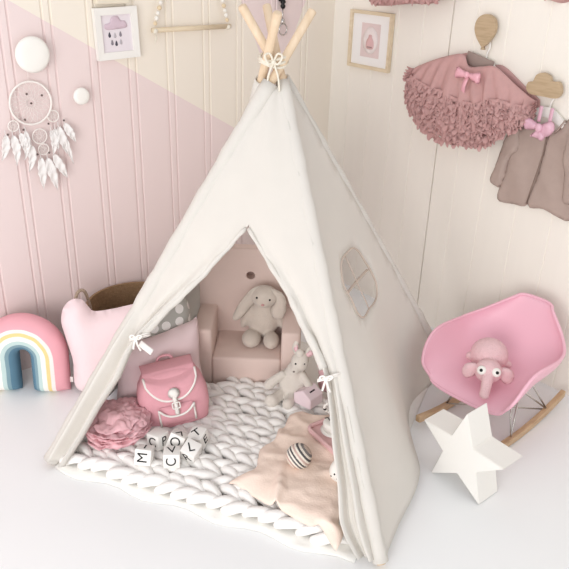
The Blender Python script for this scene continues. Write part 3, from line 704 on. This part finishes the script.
m = ear(bn, [(.02, .2), (.05, .198), (.074, .17), (.076, .12), (.06, .092), (.034, .098), (.026, .13), (.04, .16)], .02, M_plush_grey); m.v = [(x, y-.022, z) for x, y, z in m.v]; m.build('ear', M_plush_grey, bn)
eyes(bn, ((-.020, -.045, .181), (.022, -.048, .176)), .0038); MB().ell((0, -.060, .163), (.006, .004, .004)).build('nose', mat('pink nose', '#c99a97', .8), bn)
# small white bunny with pink ears
p = on_floor(292.5, 399, .045); b2 = thing('toy_bunny', 'small white bunny with pink lined ears sitting behind the money box', 'soft toy', (p.x, p.y, .048), CY-.1); b2.scale = (1.12,)*3
m = MB(); m.ell((0, .02, .055), (.052, .042, .06)); m.ell((.004, .01, .105), (.03, .028, .035)); m.ell((.02, -.002, .152), (.030, .032, .04), (0, .25, 0)); m.ell((.006, -.024, .132), (.018, .02, .017))
m.tube([(-.03, .0, .1), (-.06, -.005, .075), (-.082, -.012, .055)], [.013, .016, .018], 10); m.ell((-.08, -.012, .055), (.02, .018, .016)); m.tube([(.03, 0, .1), (.05, -.02, .08), (.066, -.02, .05)], [.013, .014, .015], 10)
m.tube([(-.03, 0, .025), (-.05, -.035, .022), (-.064, -.06, .022)], [.018, .02, .022], 10); m.ell((-.066, -.06, .024), (.024, .02, .024)); m.tube([(.0, 0, .025), (-.006, -.04, .02), (-.01, -.065, .018)], [.018, .018, .02], 10); m.ell((-.01, -.065, .02), (.019, .018, .021))
fuse(m, 'body', M_plush, b2, .0045, 4)
for pts, rr in (([(.002, .178), (-.008, .2), (0, .225), (.012, .222), (.018, .2), (.02, .18)], .0), ([(.03, .182), (.045, .205), (.065, .205), (.072, .19), (.06, .172), (.04, .166)], .0)):
    e = ear(b2, pts, .01, M_plush, h=.008).build('ear', M_plush, b2)
    cx = sum(a for a, _ in pts)/len(pts); cz = sum(a for _, a in pts)/len(pts)
    mm = ear(b2, [(cx+(a-cx)*.62, cz+(b-cz)*.62) for a, b in pts], .008, M_plush_pink, h=.004); mm.v = [(x, y-.007, z) for x, y, z in mm.v]; mm.build('ear_lining', M_plush_pink, e, label='pink ear lining')
eyes(b2, ((.008, -.031, .158), (.036, -.026, .158)), .0034); m = MB(); m.ell((.02, -.012, .19), (.014, .014, .014)); m.build('tuft', M_plush, b2); MB().ell((.004, -.043, .135), (.004, .003, .003)).build('nose', mat('grey stitch', '#8a8078', .9), b2)
# pink toy behind it
p = on_floor(327, 392, .04); pk = thing('plush_toy', 'pink plush toy half hidden behind the right tent flap', 'soft toy', (p.x, p.y, .046), CY)
m = MB(); m.ell((0, 0, .045), (.04, .04, .046)); m.ell((-.01, -.01, .095), (.03, .03, .03)); m.ell((-.03, -.01, .12), (.016, .01, .02), (0, -.5, 0)); m.ell((.03, -.03, .02), (.02, .03, .02)); fuse(m, 'body', mat('rose plush', '#e2b4b8', 1, .06, 60, .8, 300, sheen=.3), pk, .005, 4)

# ------------------------------------------------------------------ money box, ball, tray and tea things
h0, h1, h2 = on_floor(293.5, 402, .066), on_floor(310, 410.5, .066), on_floor(325, 403.5, .066)
HW, HD = (h1-h0).length, (h2-h1).length; hm_ = (h0+h1)/2
hs = thing('money_box', 'pale lilac pink house shaped money box with a coin slot in its roof', 'money box', (hm_.x, hm_.y, .066), atan2(h1.y-h0.y, h1.x-h0.x)); EH, RH = .042, .068
m = MB(); pr = [(-HW/2, 0), (HW/2, 0), (HW/2, EH), (0, RH), (-HW/2, EH)]
V = [(x, 0, z) for x, z in pr]+[(x, HD, z) for x, z in pr]
bm = bmesh.new(); vv = [bm.verts.new(v) for v in V]
for f in ((0, 1, 2, 3, 4), (9, 8, 7, 6, 5), (0, 5, 6, 1), (1, 6, 7, 2), (2, 7, 8, 3), (3, 8, 9, 4), (4, 9, 5, 0)): bm.faces.new([vv[i] for i in f])
bmesh.ops.bevel(bm, geom=bm.edges[:], offset=.002, segments=2, affect='EDGES'); m.bm_add(bm); m.build('house_body', M_house, hs, smooth=False)
an = atan2(RH-EH, HW/2); MB().box((HW*.22, HD*.5, RH-.22*HW*(RH-EH)/(HW/2)+.0003), (.006, .028, .0016), (0, an, 0)).build('coin_slot', mat('slot shade', '#4a3c42', .9), hs, smooth=False, label='dark coin slot')
# crochet ball
p = on_floor(299, 456, .122); m = MB()
def ballmat():
    m, nt, b = base_mat('striped crochet'); N = nt.nodes.new; L = nt.links.new
    tc = N('ShaderNodeTexCoord'); sp_ = N('ShaderNodeSeparateXYZ'); L(tc.outputs['Object'], sp_.inputs[0])
    mr = N('ShaderNodeMapRange'); mr.inputs[1].default_value = -.042; mr.inputs[2].default_value = .042; L(sp_.outputs[2], mr.inputs[0])
    r = N('ShaderNodeValToRGB'); r.color_ramp.interpolation = 'CONSTANT'; cols = ['#d9c4b4', '#e8ddd0', '#c9a79c', '#efe6da', '#6f6a6a', '#efe8dd', '#4e4b4d', '#e9e0d4', '#cfb3a8', '#efe7db', '#5b5758', '#ece3d7', '#8b8584', '#d9c6b8']
    e = r.color_ramp.elements; e[0].color = lin(cols[0]); e[1].position = 1/14; e[1].color = lin(cols[1])
    for i in range(2, 14): q = e.new(i/14); q.color = lin(cols[i])
    L(mr.outputs[0], r.inputs[0]); L(r.outputs[0], b.inputs['Base Color']); b.inputs['Roughness'].default_value = .95
    v = N('ShaderNodeTexVoronoi'); v.inputs['Scale'].default_value = 180; L(tc.outputs['Object'], v.inputs['Vector']); bp = N('ShaderNodeBump'); bp.inputs['Strength'].default_value = .8; bp.inputs['Distance'].default_value = .003
    L(v.outputs['Distance'], bp.inputs['Height']); L(bp.outputs[0], b.inputs['Normal']); return m
def rball(a, z): return .03*sin(a*18)*(1 if int((z+.05)/.0055) % 2 else -.5)
m.lathe([(.0415*sin(pi*i/26), -.0415*cos(pi*i/26)) for i in range(27)], 72, wob=rball)
b = m.build('crochet_ball', ballmat(), None, loc=(p.x, p.y, .122)); b.rotation_euler = (.5, .75, .2); tag(b, 'striped black and cream crochet ball on the peach muslin', 'ball')
# tray
P0, P1, P2 = on_floor(305.5, 429, .09), on_floor(331, 415, .09), on_floor(337, 458, .09)
dl = (P2-P0).length; u = (P2-P0).normalized(); rzt = atan2(u.y, u.x); TW, TL = .27, .19
pc = P0+u*(TW/2)+Vector((-u.y, u.x, 0))*(TL/2)
tr = thing('toy_tray', 'pink toy tray with raised rim, half behind the right tent flap', 'tray', (pc.x, pc.y, .088), rzt)
m = MB(); V2, F2 = tri2d(rrect(TW, TL, .025), [], .05); n = len(V2); L_ = len(rrect(TW, TL, .025))
m.add([(x, y, .006) for x, y in V2]+[(x, y, 0) for x, y in V2], F2+[tuple(i+n for i in f[::-1]) for f in F2]+[(i, (i+1) % L_, (i+1) % L_+n, i+n) for i in range(L_)]); m.build('tray_base', M_tray, tr, sharp=40)
MB().tube([(x, y, .011) for x, y in rrect(TW-.008, TL-.008, .022)], .0075, 8, closed=True).build('tray_rim', M_tray, tr)
# scalloped white toy cake / cup on the tray
p = on_floor(333, 428, .11); cp = thing('toy_cake', 'white round toy cake with dark sprigs on the pink tray', 'toy food', (p.x, p.y, .0945), CY)
MB().lathe([(0, 0), (.03, 0), (.041, .004), (.043, .008), (.03, .009), (0, .009)], 36).build('saucer', M_ceramic, cp)
MB().lathe([(0, .009), (.026, .009), (.034, .02), (.036, .036), (.032, .042), (.03, .044), (0, .045)], 36).build('cake_body', M_ceramic, cp)
for k in range(5):
    a = 2*pi*k/5+.4; MB().tube([(.012*cos(a), .012*sin(a), .044), (.02*cos(a), .02*sin(a), .056), (.03*cos(a+.3), .03*sin(a+.3), .058)], .0022, 6).build('sprig', mat('dark sprig', '#4b4644', .8), cp)
p = on_floor(331, 409, .12); rg_ = thing('bead_ring', 'white and black beaded ring standing on the far end of the tray', 'toy', (p.x, p.y, .096), CY)
for k in range(14):
    a = 2*pi*k/14; MB().ell((.024*cos(a), .006*sin(a*2), .031+.024*sin(a)), .0062, u=12, v=8).build('bead', M_black if k % 4 == 0 else M_ceramic, rg_)
p = on_floor(340, 472, .11); eg = thing('toy_egg', 'white egg shaped toy with small black dots beside the tray', 'toy', (p.x, p.y, .078), CY)
MB().lathe([(.034*sin(pi*i/18)*(1-.12*cos(pi*i/18)*-1), .04-.04*cos(pi*i/18)) for i in range(19)], 32).build('shell', M_ceramic, eg)
for a, z in ((-1.9, .03), (-2.2, .045), (-1.5, .05), (-2.6, .03), (-1.2, .028), (-1.8, .058)):
    r = .034*sin(math.acos(max(-1, min(1, (.04-z)/.04)))) ; MB().ell((r*cos(a), r*sin(a), z), .003, u=8, v=6).build('dot', M_black, eg)

# ------------------------------------------------------------------ letter cubes
cube_spec = [  # px, py of the cube centre, z, turn, tilt x, tilt y, front letter, its turn, top letter, its turn, right letter, label
 (144.5, 455, .068, .25, -.35, .05, 'M', 90, 'I', 0, None, 'letter cube showing M on its front, nearest the pink pompom'),
 (158, 439, .064, .75, -.1, -.1, 'C', 0, None, 0, 'P', 'letter cube showing P, behind the M cube'),
 (177.5, 440, .072, .45, -.35, .3, 'O', 20, 'V', 180, None, 'letter cube showing O on its front, in front of the backpack'),
 (198.5, 438, .068, .6, .25, -.1, 'C', 0, 'T', 60, 'E', 'letter cube with T on top, rightmost of the far row'),
 (172, 457, .064, .1, -.05, .02, 'C', 90, 'V', 10, None, 'letter cube with V on top and C on its front, nearest the photo front'),
 (191, 451, .072, .55, .35, .25, 'R', 30, 'L', 40, None, 'letter cube with L on top, between the T and V cubes')]
CS = .055
M_cube = mat('white cube', '#f1eee9', .6, .02)
for (px, py, z, dr, tx, ty, fl, fr_, tl, tr_, rl, lab) in cube_spec:
    p = on_floor(px, py, z+.016); t = thing('letter_cube', lab, 'toy block', p, group='letter cubes on the knit blanket', rot=(tx, ty, CY-dr+.2))
    MB().box((0, 0, 0), (CS, CS, CS), bev=.004).build('block', M_cube, t, sharp=40)
    for ch, an, face in ((fl, fr_, 'f'), (tl, tr_, 't'), (rl, 0, 'r')):
        if not ch: continue
        me = text_mesh(ch, CS*.86); me.materials.append(M_letter); o = bpy.data.objects.new('letter', me); COL.objects.link(o); o.parent = t
        q = Matrix.Rotation(radians(an), 4, 'Z'); h = CS/2+.0002
        R = {'t': Matrix.Translation((0, 0, h)), 'f': Matrix.Translation((0, -h, 0)) @ Matrix.Rotation(pi/2, 4, 'X'), 'r': Matrix.Translation((h, 0, 0)) @ Matrix.Rotation(pi/2, 4, 'Z') @ Matrix.Rotation(pi/2, 4, 'X')}[face]
        o.matrix_local = R @ q

# ------------------------------------------------------------------ backpack
p = on_floor(180, 427, .05); bp_ = thing('backpack', 'small pink canvas backpack with white piping and white buckle', 'backpack', (p.x, p.y, .055), rot=(-.20, -.12, CY+.32))
BW, BD, BH = .120, .06, .20
def bsec(z):  # half width, half depth
    k = z/BH; return (BW*(.93+.12*sin(pi*min(1, k*1.15)))*(1 if k < .82 else 1-.9*(k-.82)), BD*(.9+.3*sin(pi*k*.8))*(1 if k < .8 else 1-1.5*(k-.8)))
def bsurf(a, z, off=0):
    w, d = bsec(z); c, s = cos(a), sin(a); e = .62
    wr = 1+.018*noise.noise(Vector((c*3, s*3, z*22)))
    return Vector(((w+off)*math.copysign(abs(c)**e, c)*wr, (d+off)*math.copysign(abs(s)**e, s)*wr+BD, z))
m = MB(); m.grid(lambda U, V: bsurf(U*2*pi, BH*V), 56, 24); m.grid(lambda U, V: bsurf(U*2*pi, BH)*1 if V == 0 else Vector((0, BD, BH+.012)).lerp(bsurf(U*2*pi, BH), 1-V)+Vector((0, 0, .006*sin(pi*V))), 56, 5); m.grid(lambda U, V: Vector((0, BD, 0)).lerp(bsurf(U*2*pi, 0), 1-V), 56, 2)
m.build('bag', M_pack, bp_)
def fy(x, z, off):   # front surface depth at x
    w, d = bsec(z); q = min(1, abs(x)/w); s = max(0, 1-q**(1/.31))**.31; return BD-(d)*s-off
def flap_pt(U, V, off=.008, wd=.094):
    x = (U*2-1)*wd*(1-.06*V); z_end = .108+.062*abs(U*2-1)**2.6; L = V
    if L < .35:
        k = L/.35; w, d = bsec(BH*.98); y = BD+.035*(1-k)-(d*.7+.0)*k; return Vector((x, y, BH+.012+off-.012*k*k))
    k = (L-.35)/.65; z = BH+off*.3-(BH-z_end)*k; zz = min(z, BH*.99); bl = min(1, k*3)
    y0 = BD-bsec(BH*.98)[1]*.7; return Vector((x, y0*(1-bl)+fy(x*.9, zz, off)*bl-.004*sin(pi*k), z))
fp = MB().grid(flap_pt, 28, 26).build('flap', M_pack, bp_, solid=.004)
ed = [flap_pt(0, .45+.55*i/10, .009) for i in range(10)]+[flap_pt(i/30, 1, .009) for i in range(31)]+[flap_pt(1, 1-.55*i/10, .009) for i in range(1, 11)]
MB().tube(ed, .0045, 8).build('piping', M_trim, fp, label='white piping')
pk_ = MB(); PW = .062
def pocket(U, V): x = (U*2-1)*PW; z = .012+(.078-.022*(1-abs(U*2-1)**2.5)*0)*V-.0; return Vector((x, fy(x, z, .004+.016*sin(pi*V)**.5*sin(pi*U)**.4), z))
po = pk_.grid(pocket, 24, 16).build('front_pocket', M_pack, bp_)
def tpt(i):
    u = i/24; x = (u*2-1)*PW; z = .088-.034*(1-abs(u*2-1)**2.6); return Vector((x, fy(x, z, .023), z))
MB().tube([Vector((-PW, fy(PW, z_, .008), z_)) for z_ in (.015, .04, .07)]+[tpt(i) for i in range(25)]+[Vector((PW, fy(PW, z_, .008), z_)) for z_ in (.07, .04, .015)], .004, 8).build('piping', M_trim, po, label='white piping')
m = MB(); puff(m, circ(0, .142, .021, 24), .004, .003, .008, .012); puff(m, rrect(.017, .080, .006, 4, .0, .1), .003, .003, .006, .01); yb = fy(0, .1, .022); m.v = [(x, y+yb-.0-.12*(.1-z)*0, z) for x, y, z in m.v]
bs = m.build('buckle_strap', M_trim, bp_, label='white buckle strap')
MB().tube([(x, yb-.006, z) for x, z in rrect(.026, .022, .004, 3, 0, .098)], .0025, 6, closed=True).build('buckle', M_ceramic, bs)
for sx in (-1, 1): MB().tube([(sx*.05, BD+.05, BH), (sx*.085, BD+.08, .13), (sx*.09, BD+.055, .03)], .008, 8, flat=.5).build('shoulder_strap', M_pack, bp_)
MB().tube(smooth_poly([(-.03, BD+.045, BH+.004), (-.02, BD+.05, BH+.03), (.02, BD+.05, BH+.03), (.03, BD+.045, BH+.004)], 5, False), .005, 8).build('carry_loop', M_pack, bp_)

# ------------------------------------------------------------------ pompom
p = on_floor(118, 437, .05); pm = MB(); rnd = random.Random(2); NL = 15
for k in range(NL):
    f = (k+.5)/NL; zc = .100*f; R = .112*sqrt(max(.10, 1-((f-.42)/.64)**2)); s0 = rnd.uniform(0, 9); tx, ty = rnd.uniform(-.22, .22), rnd.uniform(-.22, .22); ox, oy = rnd.uniform(-.008, .008), rnd.uniform(-.008, .008)
    def lay(U, V, R=R, zc=zc, s0=s0, f=f, tx=tx, ty=ty, ox=ox, oy=oy):
        a = U*2*pi; x, y = R*V*cos(a), R*V*sin(a); n1 = noise.noise(Vector((x*26, y*26, s0))); n2 = noise.noise(Vector((x*60, y*60, s0+3))); n3 = noise.noise(Vector((cos(a)*3, sin(a)*3, s0)))
        r = 1+.13*n3+.06*n2*V
        return (x*r+ox+.006*n2, y*r+oy+.006*n1, zc+.006+x*tx+y*ty+(.016*n1+.009*n2)*min(1, V*1.6)-(f-.5)*.06*V*V)
    pm.grid(lay, 120, 12)
zmin = min(v[2] for v in pm.v); pm.v = [(x, y, z-zmin) for x, y, z in pm.v]
tag(pm.build('tissue_pompom', M_tissue, None, loc=(p.x, p.y, .05), rz=.3, solid=.001, doubles=0), 'pink tissue paper pompom lying in front of the backpack', 'pompom')

# ------------------------------------------------------------------ cushions, basket, rainbow
def cushion(outline, h, nz=.012, rad=.07, res=.018, ns=7): 
    out = smooth_poly(outline, 6)
    if sum(out[i-1][0]*out[i][1]-out[i][0]*out[i-1][1] for i in range(len(out))) < 0: out = out[::-1]
    m = MB(); puff(m, out, h, h, rad, res, nz=nz, nscale=ns, power=.6); return m
# pale cushion outside, leaning on the basket
L0 = on_floor(82, 395); dirv = Vector((.80, .44, 0)); rzc = -.42
pc = on_floor(118, 402, .0); o = cushion([(-.155, .0), (-.165, .13), (-.18, .22), (-.19, .29), (-.175, .345), (-.14, .372), (-.105, .365), (-.085, .335), (-.065, .315), (0, .315), (.1, .325), (.18, .33), (.21, .25), (.2, .08), (.17, .0), (0, -.012)], .06).build('cushion', M_pale_pink, None)
o.location = (-1.405, -.355, .02); o.rotation_euler = (-.16, 0, -.36); tag(o, 'pale pink eared cushion outside the tent beside the rainbow', 'cushion')
# basket
bp0 = Vector((-1.235, -.172, 0)); BR, BHt = .178, .272
bk_ = thing('wicker_basket', 'brown seagrass basket with rope handles behind the pale pink cushion', 'basket', (bp0.x, bp0.y, .001))
pr = []; N_ = 26
for i in range(N_+1): z = BHt*i/N_; pr.append((BR*(.86+.14*sin(pi*.5*i/N_))+.004*(1 if i % 2 else -1), z))
inn = [(r-.012, max(z, .008)) for r, z in pr[::-1]]
MB().lathe([(0, 0)]+pr+inn+[(0, .008)], 56, sx=1.05, sy=.9, wob=lambda a, z: .012*sin(a*28)*(1 if int(z*87) % 2 else -1)).build('woven_body', M_wicker_in, bk_, doubles=0)
M_hand = mat('black and white twine', '#a89684', .95, .75, 190, .5, 200)
for sx in (-1, 1):
    MB().tube(smooth_poly([(sx*(BR*1.03-.004), 0, BHt-.05), (sx*(BR*1.03-.002), -.004, BHt+.02), (sx*(BR*1.03+.02), -.012, BHt+.10), (sx*(BR*1.03+.055), -.018, BHt+.095), (sx*(BR*1.03+.07), -.018, BHt+.0), (sx*(BR*1.03+.055), -.012, BHt-.06), (sx*(BR*1.03+.004), -.006, BHt-.10)], 6, False), .0065, 8).build('handle', M_hand, bk_)
# inner cushions leaning on the tent's left panel
def dotted():
    m, nt, b = base_mat('grey dotted cotton'); N = nt.nodes.new; L = nt.links.new
    tc = N('ShaderNodeTexCoord'); sp_ = N('ShaderNodeSeparateXYZ'); L(tc.outputs['Object'], sp_.inputs[0]); cb = N('ShaderNodeCombineXYZ')
    L(sp_.outputs[0], cb.inputs[0]); L(sp_.outputs[2], cb.inputs[1])
    v = N('ShaderNodeTexVoronoi'); v.voronoi_dimensions = '2D'; v.inputs['Scale'].default_value = 19; v.inputs['Randomness'].default_value = .25; L(cb.outputs[0], v.inputs['Vector'])
    lt = N('ShaderNodeMath'); lt.operation = 'LESS_THAN'; lt.inputs[1].default_value = .33; L(v.outputs['Distance'], lt.inputs[0])
    mx = N('ShaderNodeMix'); mx.data_type = 'RGBA'; mx.inputs[6].default_value = lin('#bdbdb7'); mx.inputs[7].default_value = lin('#faf8f5'); L(lt.outputs[0], mx.inputs[0]); L(mx.outputs[2], b.inputs['Base Color']); b.inputs['Roughness'].default_value = .95; return m
cb = on_floor(203, 388, .05); xd = Vector((cos(-.2), sin(-.2), 0))
g = cushion([(-.10, 0), (-.11, .18), (-.10, .34), (-.03, .375), (.05, .38), (.11, .33), (.11, .18), (.10, 0), (0, -.008)], .045).build('cushion', dotted(), None)
g.location = cb-xd*.105+Vector((.012, .075, -.012)); g.rotation_euler = (-.20, 0, -.2); tag(g, 'grey cushion with white polka dots behind the blush pillow in the tent', 'cushion')
g = cushion([(-.16, 0), (-.155, .12), (-.155, .235), (0, .25), (.14, .275), (.175, .275), (.165, .12), (.155, 0), (0, -.008)], .05).build('cushion', M_blush, None)
g.location = cb-xd*.165; g.rotation_euler = (-.24, 0, -.2); tag(g, 'blush pink cushion inside the tent behind the backpack', 'cushion')
# rainbow pillow
rb = thing('rainbow_cushion', 'rainbow arch cushion standing against the pink wall', 'cushion', (-1.690, -.142, .001), rot=(-.10, 0, -.70))
RO, RI, LEG = .168, .024, .150; TH = .054
bands = [('#62869a', .0, .17), ('#86a3ad', .17, .26), ('#c3d8d5', .26, .37), ('#f2f0ea', .37, .5), ('#ecd596', .5, .6), ('#f5ebe6', .6, .7), ('#ecadb6', .7, 1.0)]
names = ['teal_stripe', 'blue_stripe', 'aqua_stripe', 'white_stripe', 'yellow_stripe', 'cream_stripe', 'pink_stripe']
def arch(b, al):
    r = RI+(RO-RI)*b; Ltot = 2*LEG+pi*r
    s = al*Ltot
    if s < LEG: return (-r, s)
    if s > LEG+pi*r: return (r, LEG-(s-LEG-pi*r))
    a = pi-(s-LEG)/r; return (r*cos(a), LEG+r*sin(a))
for (cc_, b0, b1), nm in zip(bands, names):
    m = MB()
    for sgn in (-1, 1):
        def rf(U, V):
            b = b0+(b1-b0)*U; k = max(0, 1-abs(2*b-1)**2.6)**.5; x, z = arch(b, V); e = min(1, min(V, 1-V)*14); k2 = sqrt(max(0, 1-(1-e)**2))*.75+.25*min(1, e*8)
            pu = .004*noise.noise(Vector((x*26, z*26, 5))); return (x, sgn*(TH*k*k2+pu*k), z)
        m.grid(rf, 10, 60)
    m.build(nm, mat(nm, cc_, .95, .03, 40, .3, 260), rb, label=nm.split('_')[0]+' arch stripe')
# small white tag on the rainbow
m = MB(); m.box((RO+.004, 0, .045), (.014, .004, .022), bev=.001); m.build('fabric_tag', M_trim, rb)

# ------------------------------------------------------------------ rocking chair
CHL = Vector((-.346, -1.353, 0)); ch = thing('rocking_chair', 'pink plastic shell rocking chair with wire legs and wooden rockers', 'chair', (CHL.x, CHL.y, .001), pi+.069)
# local +x is the chair's front
VT = [0, .22, .5, .72, .86, 1]
def tab(v, ys):
    for i in range(len(VT)-1):
        if v <= VT[i+1]: t = (v-VT[i])/(VT[i+1]-VT[i]); t = t*t*(3-2*t) if False else t; return ys[i]+(ys[i+1]-ys[i])*t
    return ys[-1]
from functools import lru_cache
def spl(v, ys):   # smooth through the stations
    n = len(VT)
    for i in range(n-1):
        if v <= VT[i+1]+1e-9:
            h = VT[i+1]-VT[i]; t = (v-VT[i])/h
            m0 = (ys[i+1]-ys[i-1])/(VT[i+1]-VT[i-1]) if i > 0 else (ys[1]-ys[0])/h
            m1 = (ys[i+2]-ys[i])/(VT[i+2]-VT[i]) if i < n-2 else (ys[-1]-ys[-2])/h
            return (2*t**3-3*t**2+1)*ys[i]+(t**3-2*t**2+t)*h*m0+(-2*t**3+3*t**2)*ys[i+1]+(t**3-t**2)*h*m1
    return ys[-1]
SX = [.217, .164, .041, -.109, -.181, -.238]; SZ = [.146, .163, .178, .217, .29, .41]; SW = [.149, .189, .207, .207, .162, .073]
SH = [.017, .065, .136, .089, .042, -.008]; SF = [-.015, .048, .083, .041, .03, .027]
def shell(U, V):
    a = U*2-1; x0, z0, w, h, f = (spl(V, s) for s in (SX, SZ, SW, SH, SF))
    yy = w*sin(a*pi/2*.92)/sin(pi/2*.92); k = abs(a)**2.6
    return (x0+f*k, yy, z0+h*k)
sh = MB().grid(shell, 40, 48).build('seat_shell', M_pink_shell, ch, solid=.007)
ring = [shell(i/40, 0) for i in range(41)]+[shell(1, i/48) for i in range(1, 49)]+[shell(1-i/40, 1) for i in range(1, 41)]+[shell(0, 1-i/48) for i in range(1, 48)]
MB().tube(ring, .0062, 8, closed=True).build('shell_rim', M_pink_shell, sh)
RS = .14
for sy in (-1, 1):
    pts = []
    for i in range(25):
        x = -.26+.575*i/24; z = .012+.42*(x-.028)**2; pts.append((x, .028+sy*RS, z))
    m = MB(); hw_, hh = .0105, .014; vs = []; fs = []
    for x, y, z in pts:
        for dy, dz in ((-hw_, -hh), (hw_, -hh), (hw_, hh), (-hw_, hh)): vs.append((x, y+dy, z+dz+.002))
    for i in range(24):
        for k in range(4): fs.append((i*4+k, i*4+(k+1) % 4, (i+1)*4+(k+1) % 4, (i+1)*4+k))
    fs += [(0, 3, 2, 1), (96, 97, 98, 99)]; m.add(vs, fs); rk = m.build('rocker', M_rocker, ch, smooth=False)
    bv = rk.modifiers.new('bevel', 'BEVEL'); bv.width = .004; bv.segments = 2
for sy in (-1, 1):
    for x0, x1 in ((.13, .06), (.13, -.02), (-.13, -.06), (-.13, .03)):
        z0 = .012+.42*(x0-.028)**2+.012; MB().tube([(x0, .028+sy*RS, z0), (x1, .01+sy*.09, .176)], .0032, 8).build('wire_leg', M_chrome, ch)
for x in (.06, -.06): MB().tube([(x, -.08, .172), (x, .10, .172)], .0032, 8).build('cross_wire', M_chrome, ch)
MB().tube([(.13, .028-RS, .032), (-.13, .028+RS, .032)], .003, 8).build('cross_wire', M_chrome, ch)
# elephant
ez = .184; ew = ch.matrix_basis @ Vector((.075, .005, ez)); el = thing('crochet_elephant', 'pink crochet elephant with large round eyes lying in the rocking chair', 'soft toy', ew, CY-.25)
m = MB(); m.ell((.0, .05, .068), (.070, .066, .067)); m.ell((-.068, .045, .055), (.016, .018, .016)); m.ell((.070, .04, .045), (.016, .018, .016)); m.ell((0, -.045, .056), (.050, .046, .044))
m.tube([(0, -.075, .055), (-.002, -.098, .044), (-.004, -.118, .028), (-.006, -.133, .014)], [.024, .021, .019, .018], 12); m.ell((-.006, -.134, .013), .0185)
fuse(m, 'body', M_ele, el, .004, 3)
for sg in (-1, 1):
    m = MB(); puff(m, smooth_poly([(sg*.034, .022), (sg*.056, .034), (sg*.084, .022), (sg*.092, -.010), (sg*.076, -.034), (sg*.052, -.026), (sg*.038, 0)][::sg], 5), .009, .009, .014, .01); m.v = [(x, y-.045, z+.048) for x, y, z in m.v]; m.build('ear', M_ele, el)
    a = Vector((sg*.026, -.080, .076)); e = MB().ell(a, (.0165, .009, .0165), (-.6, 0, sg*.3)).build('eye', M_ceramic, el); MB().ell(a+Vector((sg*.002, -.008, .004)), (.006, .004, .006), (-.6, 0, 0)).build('pupil', M_black, e)

# ------------------------------------------------------------------ star
sF = [(424.5, 424), (450, 437), (467.5, 421), (472, 451.5), (504.5, 473), (476, 473.5), (478, 503), (456.5, 473.5), (432, 473), (441, 454)]
p0 = on_floor(478, 503); 
st = thing('star_box', 'white five pointed star box standing in front of the rocking chair', 'decoration', (-.812, -1.552, .001), RZ)
def star(r1, r2, rot): return [((r1 if i % 2 == 0 else r2)*cos(pi/2+rot+i*pi/5), (r1 if i % 2 == 0 else r2)*sin(pi/2+rot+i*pi/5)) for i in range(10)]
sp5 = star(.167, .070, .0)
m = MB(); ol = sp5; n = 10; dep = .105
zmin = min(z for _, z in ol); ol = [(x, z-zmin) for x, z in ol]
bm = bmesh.new(); va = [bm.verts.new((x, 0, z)) for x, z in ol]; vb = [bm.verts.new((x, dep, z)) for x, z in ol]
bm.faces.new(va); bm.faces.new(vb[::-1])
for i in range(10): bm.faces.new((va[i-1], va[i], vb[i], vb[i-1]))
bmesh.ops.recalc_face_normals(bm, faces=bm.faces); bmesh.ops.bevel(bm, geom=[e for e in bm.edges], offset=.0022, segments=2, affect='EDGES')
m.bm_add(bm); m.build('star_body', M_white, st, smooth=False)

# ------------------------------------------------------------------ light
w = bpy.data.worlds.new('room light'); scene.world = w; w.use_nodes = True
w.node_tree.nodes['Background'].inputs[0].default_value = lin('#f8f9fd'); w.node_tree.nodes['Background'].inputs[1].default_value = .80
def area(name, loc, target, size, power, col):
    l = bpy.data.lights.new(name, 'AREA'); l.shape = 'RECTANGLE'; l.size, l.size_y = size; l.energy = power; l.color = lin(col)[:3]
    o = bpy.data.objects.new(name, l); COL.objects.link(o); o.location = loc
    o.rotation_euler = (Vector(target)-Vector(loc)).to_track_quat('-Z', 'Y').to_euler(); return o
area('window_daylight', (-4.15, -2.75, 1.25), (-1.0, -.9, .5), (2.2, 1.6), 69, '#fffdfc')
scene.view_settings.view_transform = 'Standard'; scene.view_settings.look = 'None'; scene.view_settings.gamma = 1; scene.view_settings.use_curve_mapping = False
scene.view_settings.exposure = .07
scene.cycles.use_denoising = True
